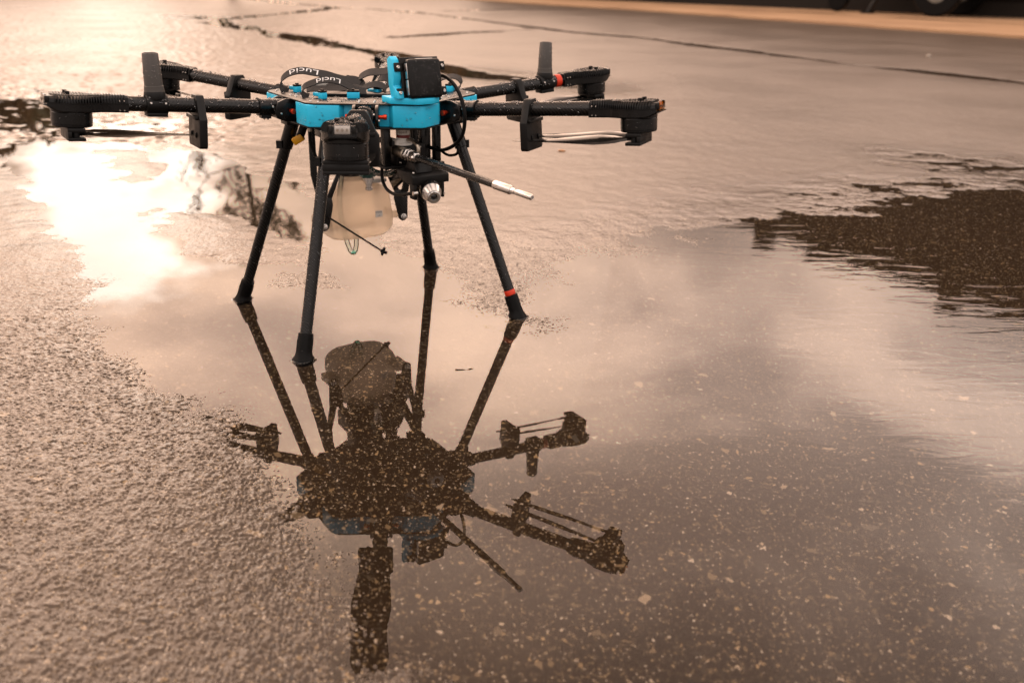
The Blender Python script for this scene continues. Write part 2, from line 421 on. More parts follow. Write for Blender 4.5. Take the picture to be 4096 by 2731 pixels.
def vnoise(x, y, seed=0):
    ix = np.floor(x); iy = np.floor(y); fx = x - ix; fy = y - iy
    fx = fx * fx * fx * (fx * (fx * 6 - 15) + 10); fy = fy * fy * fy * (fy * (fy * 6 - 15) + 10)
    a = hash2(ix, iy, seed); b = hash2(ix + 1, iy, seed); c = hash2(ix, iy + 1, seed); d = hash2(ix + 1, iy + 1, seed)
    return (a + (b - a) * fx) * (1 - fy) + (c + (d - c) * fx) * fy


def worley(x, y, seed=0):
    ix = np.floor(x); iy = np.floor(y); best = np.full(x.shape, 9.0); sec = np.full(x.shape, 9.0); hb = np.zeros(x.shape)
    for dx in (-1, 0, 1):
        for dy in (-1, 0, 1):
            cx_ = ix + dx; cy_ = iy + dy
            jx = cx_ + 0.15 + 0.7 * hash2(cx_, cy_, seed); jy = cy_ + 0.15 + 0.7 * hash2(cx_, cy_, seed + 5)
            d = (x - jx) ** 2 + (y - jy) ** 2
            upd = d < best; sec = np.where(upd, best, np.minimum(sec, d)); best = np.where(upd, d, best); hb = np.where(upd, hash2(cx_, cy_, seed + 9), hb)
    return np.sqrt(best), hb, np.sqrt(sec)


def poly_sd(x, y, poly):
    """signed distance, positive inside"""
    d = np.full(x.shape, 1e9); ins = np.zeros(x.shape, bool); n = len(poly)
    for i in range(n):
        ax, ay = poly[i]; bx, by = poly[(i + 1) % n]
        ex, ey = bx - ax, by - ay; L = ex * ex + ey * ey
        tt = np.clip(((x - ax) * ex + (y - ay) * ey) / L, 0, 1)
        d = np.minimum(d, (x - ax - tt * ex) ** 2 + (y - ay - tt * ey) ** 2)
        c = ((ay > y) != (by > y)); xi = ax + (y - ay) * ex / (ey if ey != 0 else 1e-12)
        ins ^= c & (x < xi)
    d = np.sqrt(d); return np.where(ins, d, -d)


def line_d(x, y, line):
    d = np.full(x.shape, 1e9)
    for (ax, ay), (bx, by) in zip(line[:-1], line[1:]):
        ex, ey = bx - ax, by - ay; L = ex * ex + ey * ey
        tt = np.clip(((x - ax) * ex + (y - ay) * ey) / L, 0, 1)
        d = np.minimum(d, (x - ax - tt * ex) ** 2 + (y - ay - tt * ey) ** 2)
    return np.sqrt(d)


def ground_height(x, y, spacing):
    near = (np.hypot(x, y) < 7.0)
    sd = np.full(x.shape, -1.0)
    xn, yn = x[near], y[near]
    wob = (vnoise(xn * 9, yn * 9, 3) - 0.5) * 0.05 + (vnoise(xn * 30, yn * 30, 4) - 0.5) * 0.022
    s_ = poly_sd(xn, yn, PUDDLE)
    for tg in TONGUES: s_ = np.minimum(s_, -poly_sd(xn, yn, tg) - 0.02)
    for spt in SPOTS[:4]: s_ = np.maximum(s_, poly_sd(xn, yn, spt))
    sd[near] = s_ + wob * np.clip(np.hypot(xn, yn) / 1.2, 0.6, 2.0)
    sd = np.maximum(sd, np.where(np.hypot(x + 4, y - 12.5) < 2, poly_sd(x, y, SPOTS[4]), -1.0))
    # steep shelving edge on the near left, very gentle on the right and far side
    gentle = np.clip((x + 0.35) / 0.5, 0, 1) * np.clip((y - 1.2) / 0.5, 0, 1)
    slope_out = 0.036 + (0.011 - 0.036) * gentle
    slope_in = 0.036 + (0.016 - 0.036) * gentle
    base = np.where(sd > 0, -np.minimum(sd * slope_in, 0.0050), np.minimum(-sd * slope_out, 0.0034))
    # stones
    a, h1, a2 = worley(x * 185 + vnoise(x * 90, y * 90, 51), y * 185 + vnoise(x * 90, y * 90, 52), 21)
    pit = np.exp(-((a2 - a) / 0.20) ** 2) * np.clip(vnoise(x * 120, y * 120, 55) * 2.2 - 0.5, 0, 1)
    b_, h2, b2 = worley(x * 390 + 3.3, y * 390, 33)
    pit2 = np.exp(-((b2 - b_) / 0.25) ** 2) * np.clip(vnoise(x * 200, y * 200, 57) * 2.0 - 0.6, 0, 1)
    und = (vnoise(x * 38, y * 38, 8) - 0.5) * 0.0012 + (vnoise(x * 13, y * 13, 12) - 0.5) * 0.0016
    und = und + np.clip(1.15 + sd / 0.30, 0, 1) * np.clip((x - 0.5) / 0.4, 0, 1) * np.clip((y - 1.35) / 0.4, 0, 1) * ((vnoise(x * 7 + 2, y * 16, 41) - 0.5) * 0.0042 + (vnoise(x * 19, y * 40, 43) - 0.5) * 0.0026 + (vnoise(x * 70, y * 110, 45) - 0.5) * 0.0028)
    und = und + np.clip((-0.9 - x) / 0.3, 0, 1) * np.clip((y - 3.3) / 0.2, 0, 1) * (((vnoise(x * 30, y * 45, 61) - 0.5) * 0.013 + (vnoise(x * 11, y * 17, 63) - 0.5) * 0.008))
    bump = 0.0004 + (h1 - 0.5) * 0.0010 * np.clip(1.15 - a, 0, 1) - pit * 0.0017 - pit2 * 0.0004 + np.clip(1 - a / 0.55, 0, 1) ** 0.7 * (0.0008 + 0.0005 * np.clip(1.4 + sd * 8, 0, 1)) * (h1 > 0.5)
    fade = np.clip((0.0065 - spacing) / 0.0045, 0, 1)
    z = base + bump * fade + und
    # nothing outside the hollows may dip under the water level
    z = np.where(sd < -0.30, np.maximum(z, 0.0006), z)
    for line, wd in CRACKS:
        m_ = (y > 4.5) & (y < 22) & (np.abs(x) < 8)
        xs, ys = x[m_], y[m_]
        dd = line_d(xs, ys, line) + (vnoise(xs * 5, ys * 5, 17) - 0.5) * wd * 0.55
        wv_ = wd * (0.45 + 1.1 * vnoise(xs * 1.6, ys * 1.6, 19))
        z[m_] = z[m_] - 0.014 * np.clip((wv_ - dd) / (wd * 0.5), 0, 1)
    dry = np.clip((-sd - 0.04) / 0.5, 0, 1)
    return z, dry * dry * (3 - 2 * dry) * np.clip((np.hypot(x, y) - 1.1) / 1.2, 0.25, 1)


# polar sheet about the foot of the camera: fine steps in front, coarse elsewhere, out to the horizon
A1 = math.radians(36)
aa = np.concatenate([np.linspace(-A1, A1, 901), np.linspace(A1, 2 * PI - A1, 110)[1:]])[:-1]
rr = [0.02, 0.15, 0.30, 0.42, 0.50, 0.545]
r_ = 0.57
while r_ < 1.6: rr.append(r_); r_ += 0.0023
while r_ < 4.5: rr.append(r_); r_ += 0.0023 * (r_ / 1.6) ** 1.8
while r_ < 24: rr.append(r_); r_ *= 1.0045
while r_ < 900: rr.append(r_); r_ *= 1.16
rr = np.array(rr)
AA, RR = np.meshgrid(aa, rr)
GX = RR * np.sin(AA); GY = RR * np.cos(AA)
da = np.gradient(aa); dr = np.gradient(rr)
SP = np.maximum(RR * np.abs(da)[None, :], dr[:, None])
GZ, DRY = ground_height(GX.ravel(), GY.ravel(), SP.ravel())
nr, na = GX.shape
verts = np.stack([GX.ravel(), GY.ravel(), GZ], 1).astype(np.float32)
ii, jj = np.meshgrid(np.arange(nr - 1), np.arange(na), indexing='ij')
j2 = (jj + 1) % na
quads = np.stack([ii * na + jj, (ii + 1) * na + jj, (ii + 1) * na + j2, ii * na + j2], -1).reshape(-1, 4)
# orientation: faces up
me = bpy.data.meshes.new('ground')
me.vertices.add(len(verts)); me.vertices.foreach_set('co', verts.ravel())
me.loops.add(quads.size); me.loops.foreach_set('vertex_index', quads[:, ::-1].ravel().astype(np.int32))
me.polygons.add(len(quads)); me.polygons.foreach_set('loop_start', np.arange(0, quads.size, 4, dtype=np.int32))
me.polygons.foreach_set('use_smooth', np.ones(len(quads), bool))
me.update(calc_edges=True)
me.attributes.new('drained', 'FLOAT', 'POINT').data.foreach_set('value', DRY.astype(np.float32))
me.materials.append(MATS['asphalt'])
ground = bpy.data.objects.new('ground', me); COL.objects.link(ground); tag(ground, kind='structure')

# standing water: one level sheet, it shows wherever the asphalt dips below it
mb = MB(); N = 96
mb.add([(0, 0, 0)] + [(28 * math.sin(2 * PI * i / N), 28 * math.cos(2 * PI * i / N), 0) for i in range(N)], [(0, 1 + (i + 1) % N, 1 + i) for i in range(N)])
water = tag(mb.obj('water', 'puddle_water'), kind='structure')

# pale concrete apron at the back, a hand higher than the asphalt
mb = MB()
edge = [(-14, 45.0), (-6.0, 30.6), (-2.090, 24.363), (-0.162, 21.467), (2.172, 18.520), (4.568, 14.436), (6.110, 11.733), (6.742, 10.642), (10, 5.0), (18, -6)]
back = [(60, 10), (60, 60), (20, 90), (-10, 80)]
mb.prism(edge + back, -0.05, 0.035)
tag(mb.obj('apron_pavement', 'concrete'), kind='structure')
mb = MB()
for (cx_, cy_, lx, ly, rot) in [(7.05, 16.1, 1.5, 0.22, -0.9), (8.6, 13.3, 1.2, 0.2, -0.9), (5.2, 18.6, 1.6, 0.2, -0.85), (9.3, 14.6, 0.9, 0.2, -0.9)]:
    pts = []
    for i in range(40):
        th = 2 * PI * i / 40; k = 0.75 + 0.35 * math.sin(3 * th + cx_) + 0.15 * math.sin(7 * th)
        ax, ay = lx * k * math.cos(th), ly * k * math.sin(th)
        pts.append((cx_ + ax * math.cos(rot) - ay * math.sin(rot), cy_ + ax * math.sin(rot) + ay * math.cos(rot)))
    mb.prism(pts, 0.030, 0.039)
tag(mb.obj('apron_water', 'puddle_water'), kind='structure')

# ------------------------------------------------------------------ hangar along the back right
WB = Vector((-1.2, 27.3, 0)); WE = Vector((17.0, 11.4, 0)); wd = (WE - WB); WL = wd.length; wdir = wd.normalized()
wn = Vector((wdir.y, -wdir.x, 0))
if wn.y > 0: wn = -wn
hang = empty('hangar', WB, math.atan2(wdir.y, wdir.x))
tag(hang, 'long dark hangar clad in upright metal panels beyond the pale apron', 'building')
HH = 4.6
VENTS = [(5.0, 0.5, 0.30), (9.2, 0.35, 0.42), (11.0, 1.2, 0.18), (13.6, 0.4, 0.35), (15.8, 0.9, 0.22)]
def ftop(x): return 3.67 + 3.0 * x / WL
mb = MB(); mb.prism([(0, 0.02), (WL, 0.02), (WL, ftop(WL) - 0.06), (0, ftop(0) - 0.06)], 0.2, 8.2, lambda a, b, z: (a, z, b)); mb.obj('wall', 'dark_cladding', hang)
pm = MB(); pm.box((0, -0.04, HH / 2 + 0.02), (1.092, 0.07, HH - 0.1)); pm.box((0.40, -0.078, HH / 2 + 0.02), (0.10, 0.012, HH - 0.2)); pm.box((-0.10, -0.078, HH / 2 + 0.02), (0.10, 0.012, HH - 0.2))
pmesh = pm.mesh('panel', 'dark_cladding', 0.01)
for i in range(int(WL / 1.1)):
    o = bpy.data.objects.new('panel', pmesh); COL.objects.link(o); o.parent = hang; o.location = (0.6 + i * 1.1, 0.15 + random.uniform(-0.008, 0.008), 0); o.scale = (1, 1, (ftop(0.6 + i * 1.1) - 0.06) / HH)
mb = MB(); mb.prism([(-0.3, ftop(-0.3) - 0.05), (WL + 0.3, ftop(WL + 0.3) - 0.05), (WL + 0.3, ftop(WL + 0.3) + 0.08), (-0.3, ftop(-0.3) + 0.08)], -0.15, 8.6, lambda a, b, z: (a, z, b))
mb.obj('roof', 'dark_roofing', hang)
for vx_, vw_, vh_ in VENTS:
    mb = MB(); mb.box((vx_, 0.5, ftop(vx_) + vh_ / 2), (vw_, 0.5, vh_ + 0.3)); mb.box((vx_, 0.5, ftop(vx_) + vh_ + 0.16), (vw_ * 1.15, 0.6, 0.05)); mb.obj('roof_vent', 'dark_roofing', hang, 0.02)
mb = MB(); mb.box((WL / 2, -0.10, 0.16), (WL, 0.12, 0.26)); mb.obj('plinth', 'dark_roofing', hang)

# farm trailer parked in front of the hangar
tr = empty('trailer', (7.64, 18.33, 0.035), math.atan2(wdir.y, wdir.x))
tag(tr, 'dark two-wheeled trailer with a pale wheel hub parked before the hangar', 'trailer')
mb = MB(); mb.box((0.2, 0, 0.78), (2.6, 1.1, 0.10)); mb.box((0.2, -0.5, 1.0), (2.6, 0.06, 0.4)); mb.box((0.2, 0.5, 1.0), (2.6, 0.06, 0.4)); mb.box((-1.07, 0, 1.0), (0.06, 1.1, 0.4)); mb.box((1.47, 0, 1.0), (0.06, 1.1, 0.4))
mb.obj('bed', 'dark_cladding', tr, 0.01)
for sy in (-0.66, 0.66):
    mb = MB(); mb.lathe((0.35, sy - 0.09, 0.42), (0, 1, 0), [(0, 0.19), (0, 0.39), (0.03, 0.42), (0.15, 0.42), (0.18, 0.39), (0.18, 0.19)], 32)
    wh = mb.obj('wheel', 'rubber', tr)
    mb = MB(); mb.lathe((0.35, sy - 0.11, 0.42), (0, 1, 0), [(0, 0.08), (0.02, 0.185), (0.2, 0.185), (0.22, 0.08)], 28); mb.obj('hub', 'pale_hub', wh)
mb = MB(); mb.cyl((-1.0, -0.3, 0.72), (-1.8, 0, 0.5), 0.045); mb.cyl((-1.0, 0.3, 0.72), (-1.8, 0, 0.5), 0.045); mb.cyl((-1.75, 0, 0.5), (-2.0, 0, 0.5), 0.05); mb.obj('drawbar', 'black_metal', tr)
mb = MB(); mb.cyl((-0.62, -0.45, 0.72), (-0.92, -0.5, 0.02), 0.05); mb.box((-0.94, -0.5, 0.02), (0.2, 0.2, 0.03)); mb.obj('jack_strut', 'black_metal', tr)
mb = MB(); mb.lathe((-1.75, -0.08, 0.20), (0, 1, 0), [(0, 0.10), (0.0, 0.17), (0.02, 0.195), (0.14, 0.195), (0.16, 0.17), (0.16, 0.10)], 24); mb.cyl((-1.75, 0, 0.2), (-1.7, 0, 0.5), 0.03); mb.obj('jockey_wheel', 'rubber', tr)

# ------------------------------------------------------------------ trees behind the yard
def leaf_mesh(name, pts, size, matname, stretch=1.0):
    n = len(pts); q = rng.normal(size=(n, 3)); q /= np.linalg.norm(q, axis=1)[:, None]
    r = rng.normal(size=(n, 3)); r -= (r * q).sum(1)[:, None] * q; r /= np.linalg.norm(r, axis=1)[:, None]
    b = np.cross(q, r); s = size * rng.uniform(0.6, 1.4, (n, 1))
    V = np.stack([pts + r * s * stretch, pts + b * s * 0.5, pts - r * s * stretch, pts - b * s * 0.5], 1).reshape(-1, 3)
    me = bpy.data.meshes.new(name); me.from_pydata(V.tolist(), [], [(4 * i, 4 * i + 1, 4 * i + 2, 4 * i + 3) for i in range(n)])
    me.materials.append(MATS[matname]); return me


def bushy_tree(x, y, h, rad, label, matname, group=None):
    tobj = empty('tree', (x, y, 0), random.uniform(0, 6))
    tag(tobj, label, 'tree', group)
    mb = MB(); mb.tube([(0, 0, -0.05), (0.05, 0.03, h * 0.3), (-0.04, 0.05, h * 0.6), (0, 0, h * 0.9)], 0.045 * h, 8, 0.012 * h)
    for k in range(7):
        a = random.uniform(0, 2 * PI); z0 = h * random.uniform(0.25, 0.6)
        mb.tube([(0, 0, z0), (math.cos(a) * rad * 0.5, math.sin(a) * rad * 0.5, z0 + h * 0.12), (math.cos(a) * rad * 0.85, math.sin(a) * rad * 0.85, z0 + h * 0.2)], 0.016 * h, 6, 0.004 * h)
    mb.obj('trunk', 'bark', tobj)
    pts = []
    for k in range(46):
        a = random.uniform(0, 2 * PI); u = random.uniform(0.12, 1.0)
        prof = math.sin(PI * min(1, 0.12 + 0.85 * u)) ** 0.6
        q = rad * prof * math.sqrt(random.random())
        c = np.array([math.cos(a) * q, math.sin(a) * q, h * (0.18 + 0.80 * u)])
        pts.append(c + rng.normal(size=(42, 3)) * np.array([0.16, 0.16, 0.10]) * rad)
    o = bpy.data.objects.new('crown', leaf_mesh('crown', np.concatenate(pts), 0.045 * h, matname)); COL.objects.link(o); o.parent = tobj


def upswept_tree(x, y, h, label):
    tobj = empty('tree', (x, y, 0)); tag(tobj, label, 'tree')
    mb = MB(); mb.tube([(0, 0, -0.05), (0.1, 0, h * 0.35), (0.0, 0.1, h * 0.62), (0.15, 0, h * 0.9)], 0.11, 8, 0.03)
    tips = []; br = MB()
    for k in range(20):
        a = random.uniform(0, 2 * PI); z0 = h * random.uniform(0.28, 0.8); L = h * random.uniform(0.12, 0.22)
        p0 = Vector((0.05, 0.03, z0)); out = Vector((math.cos(a), math.sin(a), 0))
        p1 = p0 + out * L * 0.8 + Vector((0, 0, L * 0.15)); p2 = p0 + out * L * 1.15 + Vector((0, 0, L * 0.55))
        br.tube([p0, p1, p2], 0.020, 5, 0.007)
        for j in range(10):
            f = random.uniform(0.25, 1.0); q = p0.lerp(p1, f) if f < 0.6 else p1.lerp(p2, (f - 0.6) / 0.4)
            d = Vector((random.uniform(-.45, .45), random.uniform(-.45, .45), 1.0)) * L * random.uniform(0.3, 0.62)
            q2 = q + d; br.tube([q, q.lerp(q2, 0.5) + Vector((random.uniform(-.03, .03), random.uniform(-.03, .03), 0)), q2], 0.012, 4, 0.004)
            for s_ in (0.4, 0.55, 0.7, 0.8, 0.9, 1.0):
                for _ in range(4): tips.append(np.array(q.lerp(q2, s_)) + rng.normal(size=3) * 0.06)
    tk = mb.obj('trunk', 'bark', tobj); br.obj('branches', 'bark', tobj)
    o = bpy.data.objects.new('crown', leaf_mesh('crown', np.array(tips), 0.036, 'leaf_brown', 1.6)); COL.objects.link(o); o.parent = tobj


def hedge(pts, h, label):
    P = []
    for (x0, y0), (x1, y1) in zip(pts[:-1], pts[1:]):
        L = math.hypot(x1 - x0, y1 - y0); n = int(L * 150)
        u = rng.random(n); z = h * (0.75 + 0.35 * np.sin(u * L * 1.7) * np.sin(u * L * 0.6 + 1)) * rng.random(n) ** 0.7
        P.append(np.stack([x0 + (x1 - x0) * u + rng.normal(size=n) * 0.35, y0 + (y1 - y0) * u + rng.normal(size=n) * 0.35, z], 1))
    o = bpy.data.objects.new('undergrowth', leaf_mesh('undergrowth', np.concatenate(P), 0.22, 'leaf_olive')); COL.objects.link(o)
    tag(o, label, 'undergrowth', None, 'stuff')


def polar(az, d): return d * math.sin(math.radians(az)), d * math.cos(math.radians(az))


upswept_tree(*polar(-16.4, 22.0), 6.3, 'thin tree with sparse upswept branches mirrored in the puddle beyond the left leg')
hedge([polar(a, 46) for a in np.linspace(-60, -18.5, 14)], 3.1, 'low olive undergrowth closing the left side of the yard')
hedge([polar(a, 46) for a in np.linspace(-17.0, 8, 9)], 3.1, 'low olive undergrowth closing the yard behind the drone')
lbl = ['dense olive', 'broad brown leaved', 'round olive', 'tall brown leaved', 'low olive', 'ragged brown leaved', 'wide olive', 'short brown leaved', 'loose olive', 'thick brown leaved', 'upright olive', 'tangled brown leaved', 'squat olive', 'leaning brown leaved']
where = ['at the far left of the yard', 'left of the bright cloud gap', 'beside the bright cloud gap', 'left of the thin tree', 'behind the thin tree', 'right of the thin tree', 'far behind the drone', 'far behind the antenna', 'left end of the hangar', 'out past the hangar corner', 'deep behind the hangar', 'at the left verge', 'at the outer left verge', 'on the left skyline']
azs = [-33, -29.5, -26.2, -22.6, -19.2, -12.5, -9.0, -5.4, -2.0, 1.6, 5.2, -37, -41, -45]
hts = [6.4, 7.0, 6.1, 4.2, 4.6, 4.3, 4.8, 4.4, 4.9, 5.2, 5.2, 6.3, 6.8, 6.0]
for k in range(14):
    x, y = polar(azs[k], 36 + (k * 37 % 7))
    bushy_tree(x, y, hts[k] * 0.92, 1.25 + 0.12 * (k % 4), '%s tree %s' % (lbl[k], where[k]), 'leaf_olive' if k % 2 == 0 else 'leaf_brown', 'trees at the far edge of the yard')

# ------------------------------------------------------------------ the drone
DR = empty('hexacopter', (-0.25908, 1.69115, 0.0), math.radians(4.5165)); bpy.context.view_layer.update()
tag(DR, 'black six-armed spraying drone with bright blue body standing in a puddle', 'drone')
AF = math.radians(-60)
FD = Vector((math.cos(AF), math.sin(AF), 0)); LD = Vector((math.cos(AF + PI / 2), math.sin(AF + PI / 2), 0)); UZ = Vector((0, 0, 1))
def fl(F, L, z): return FD * F + LD * L + Vector((0, 0, z))      # nose frame: forward, left, up
RFL = Matrix((FD, LD, UZ)).transposed()
DROPS = []                                                         # (point, normal, radius) in drone space


def drops_on_tube(p0, p1, r, n, lo=0.0010, hi=0.0029, upward=True, mtx=None):
    p0 = Vector(p0); p1 = Vector(p1); d = (p1 - p0).normalized(); a = d.orthogonal().normalized(); b = d.cross(a)
    k = 0
    while k < n:
        th = random.uniform(0, 2 * PI); nn = a * math.cos(th) + b * math.sin(th)
        if upward and nn.z < random.uniform(-0.9, 0.5): k += 0.3; continue
        P = p0.lerp(p1, random.random()) + nn * r
        if mtx is not None: P = mtx @ P; N_ = (mtx.to_3x3() @ nn).normalized()
        else: N_ = nn
        DROPS.append((P, N_, lo + (hi - lo) * random.random() ** 2.2)); k += 1


# --- body
HEX_R = 0.188
hexc = [Vector((HEX_R * math.cos(math.radians(a)), HEX_R * math.sin(math.radians(a)))) for a in range(0, 360, 60)]   # corners at 0,60,..; faces toward the arms
ZB0, ZB1 = 0.3722, 0.4085
plate = []
for k in range(6):
    c = hexc[k]; pv = hexc[k - 1]; nx = hexc[(k + 1) % 6]
    plate += [c + (pv - c).normalized() * 0.010, c + (nx - c).normalized() * 0.010]
mb = MB(); mb.prism([(p.x, p.y) for p in plate], ZB1, ZB1 + 0.0024); mb.obj('top_plate', 'black_plate', DR, 0.0006)
mb = MB(); mb.prism([(p.x * 0.985, p.y * 0.985) for p in plate], ZB0 - 0.003, ZB0); mb.obj('bottom_plate', 'black_plate', DR, 0.0006)
cm = MB()
c = hexc[0]; pv = (hexc[5] - c).normalized(); nx = (hexc[1] - c).normalized()
FLEN = 0.0505; DEP = 0.018
e = 0.0035
P_ = [c + pv * e, c + nx * e, c + nx * FLEN]
inn = c.normalized()
P_ += [c + nx * FLEN - inn * DEP, c - inn * 0.03 + nx * 0.012, c - inn * 0.03 + pv * 0.012, c + pv * FLEN - inn * DEP, c + pv * FLEN]
cm.prism([(p.x, p.y) for p in P_], ZB0 + 0.0003, ZB1 - 0.0003)
cmesh = cm.mesh('corner_block', 'blue_print', 0.0016, 30, 3)
for k in range(6):
    o = bpy.data.objects.new('corner_block', cmesh); COL.objects.link(o); o.parent = DR; o.rotation_euler = (0, 0, math.radians(60 * k))
pm = MB(); ap = HEX_R * math.cos(PI / 6)
pm.box((ap - 0.0145, 0, (ZB0 + ZB1) / 2), (0.005, 0.105, ZB1 - ZB0 - 0.001))
pmesh = pm.mesh('side_panel', 'blue_print', 0.0005)
for k in range(6):
    o = bpy.data.objects.new('side_panel', pmesh); COL.objects.link(o); o.parent = DR; o.rotation_euler = (0, 0, math.radians(-90 + 60 * k))

# screws of the plate (rows of three by each arm, rims)
def screw_mesh(r, h, matname):
    s_ = MB(); s_.lathe((0, 0, 0), (0, 0, 1), [(0, r), (h * 0.6, r), (h, r * 0.7), (h, r * 0.38), (h * 0.55, r * 0.36)], 12); return s_.mesh('screw', matname)
SCR = screw_mesh(0.0021, 0.0022, 'steel'); SCRB = screw_mesh(0.0022, 0.002, 'black_metal')
def screw(parent, p, n, me_=None):
    o = bpy.data.objects.new('screw', me_ or SCR); COL.objects.link(o); o.parent = parent; o.location = p
    o.rotation_euler = Vector(n).to_track_quat('Z', 'Y').to_euler(); return o
for k in range(6):
    a = math.radians(-90 + 60 * k); ex = Vector((math.cos(a), math.sin(a), 0)); ey = Vector((-math.sin(a), math.cos(a), 0))
    for s_ in (-1, 1):
        for j in range(3): screw(DR, ex * (0.128 + 0.0105 * j) + ey * 0.0125 * s_ + UZ * (ZB1 + 0.0022), (0, 0, 1))
        screw(DR, ex * 0.150 + ey * 0.078 * s_ + UZ * (ZB1 + 0.0022), (0, 0, 1), SCR)

# inner battery tray, blue clips with black caps
mb = MB(); mb.prism([(-0.085, -0.075), (0.03, -0.075), (0.05, -0.03), (0.05, 0.085), (-0.06, 0.09), (-0.10, 0.04)], ZB1 + 0.0024, ZB1 + 0.0075); mb.obj('battery_tray', 'black_plate', DR, 0.001)
mb = MB(); mb.box((-0.085, 0.055, ZB1 + 0.011), (0.05, 0.03, 0.007), Matrix.Rotation(0.3, 3, 'Z')); mb.obj('label_plate', 'white_plastic', DR, 0.001)
for (x, y, rot, big) in [(-0.130, -0.019, 2.3, 0), (-0.076, -0.104, 2.4, 0), (-0.026, -0.092, 0.1, 1), (0.012, -0.045, 2.5, 0), (0.138, 0.022, 1.2, 1), (0.030, 0.125, 0.2, 1), (-0.055, 0.125, 0.4, 0), (0.095, 0.095, 0.9, 0), (-0.105, 0.06, 1.9, 0)]:
    R_ = Matrix.Rotation(rot, 3, 'Z')
    mb = MB()
    if big: mb.box((x, y, ZB1 + 0.0075), (0.021, 0.013, 0.0102), R_)
    else:
        mb.box((x, y, ZB1 + 0.0075), (0.011, 0.011, 0.0102), R_); q = R_ @ Vector((0.0125, 0, 0)); mb.box((x + q.x, y + q.y, ZB1 + 0.0085), (0.016, 0.007, 0.006), R_)
    cb = mb.obj('strap_clip', 'blue_print', DR, 0.0008)
    mb = MB(); mb.box((x, y, ZB1 + 0.0142), ((0.021 if big else 0.011) * 0.96, 0.0115, 0.0032), R_); mb.box((x, y, ZB1 + 0.0168), (0.005, 0.005, 0.0025), R_); mb.obj('clip_cap', 'black_plastic', cb, 0.0006)

# --- webbing straps, two of them lettered
def strap(path, wd, width=0.0165, th=0.0016):
    P = smooth_path(path, 6); mb = MB(); mb.ribbon(P, wd, width, th); return mb.obj('strap', 'webbing', DR, angle=50), P


def text_mesh(body, size=1.0):
    cu = bpy.data.curves.new('lettering', 'FONT'); cu.body = body; cu.size = size; cu.align_x = 'CENTER'; cu.align_y = 'CENTER'; cu.resolution_u = 3
    o = bpy.data.objects.new('lettering', cu); COL.objects.link(o)
    dg = bpy.context.evaluated_depsgraph_get(); me = bpy.data.meshes.new_from_object(o.evaluated_get(dg))
    bpy.data.objects.remove(o); bpy.data.curves.remove(cu); me.name = 'lettering'; return me


def letter_strap(st, P, wd, s0, s1, height, body, lift):
    """print body along the strap between arc positions s0..s1, read from the far side (upside down)"""
    wd = Vector(wd).normalized(); d = [0.0]
    for a, b in zip(P[:-1], P[1:]): d.append(d[-1] + (b - a).length)
    def at(s):
        s = max(0, min(d[-1] - 1e-6, s)); k = max(i for i in range(len(d) - 1) if d[i] <= s); u = (s - d[k]) / (d[k + 1] - d[k])
        return P[k].lerp(P[k + 1], u), (P[k + 1] - P[k]).normalized()
    me = text_mesh(body); xs = [v.co.x for v in me.vertices]; ys = [v.co.y for v in me.vertices]
    x0, x1, y0, y1 = min(xs), max(xs), min(ys), max(ys)
    bm = bmesh.new(); bm.from_mesh(me); bmesh.ops.triangulate(bm, faces=bm.faces); bmesh.ops.subdivide_edges(bm, edges=bm.edges, cuts=1); 
    for v in bm.verts:
        u = (v.co.x - x0) / (x1 - x0); q = (v.co.y - y0) / (y1 - y0) - 0.5
        p, t_ = at(s1 + (s0 - s1) * u); ww = (wd - t_ * wd.dot(t_)).normalized(); nn = t_.cross(ww)
        if nn.z < 0: nn = -nn
        v.co = p - ww * q * height + nn * lift
    bm.to_mesh(me); bm.free(); me.materials.append(MATS['lettering'])
    o = bpy.data.objects.new('lettering', me); COL.objects.link(o); o.parent = st


WD = Vector((0.05, 1.0, 0.75))
S1 = [(-0.1459,-0.0150,0.4115), (-0.1538,-0.0150,0.4137), (-0.1576,-0.0150,0.4214), (-0.1561,-0.0150,0.4315), (-0.1467,-0.0150,0.4403), (-0.1332,-0.0150,0.4455), (-0.1184,-0.0150,0.4472), (-0.1009,-0.0150,0.4445), (-0.0790,-0.0150,0.4412), (-0.0645,-0.0150,0.4370), (-0.0499,-0.0100,0.4329), (-0.0350,-0.0050,0.4300), (-0.0220,-0.0050,0.4240)]
st, P = strap(S1, WD); letter_strap(st, P, WD, 0.046, 0.096, 0.0115, 'Lucid', 0.0011)
S2 = [(-0.1007,-0.0900,0.4120), (-0.1074,-0.0900,0.4140), (-0.1104,-0.0900,0.4206), (-0.1064,-0.0900,0.4290), (-0.0919,-0.0900,0.4354), (-0.0761,-0.0900,0.4397), (-0.0591,-0.0900,0.4400), (-0.0452,-0.0880,0.4360), (-0.0313,-0.0820,0.4285), (-0.0203,-0.0750,0.4217), (-0.0059,-0.0700,0.4200)]
st, P = strap(S2, WD, 0.0145); letter_strap(st, P, WD, 0.046, 0.086, 0.0100, 'Lucid', 0.0011)
strap([(-0.0285,0.0200,0.4137), (-0.0258,0.0200,0.4221), (-0.0238,0.0200,0.4325), (-0.0137,0.0200,0.4393), (-0.0030,0.0200,0.4428), (0.0152,0.0200,0.4437), (0.0365,0.0200,0.4466), (0.06, 0.03, 0.444), (0.08, 0.03, 0.43)], (0.1, 1, 0.5), 0.022)
strap([(-0.0179,-0.0500,0.4184), (-0.0060,-0.0500,0.4257), (0.0088,-0.0500,0.4295), (0.0218,-0.0500,0.4261), (0.0252,-0.0500,0.4175), (0.0185,-0.0500,0.4131)], (0.1, 1, 0.6), 0.0165)
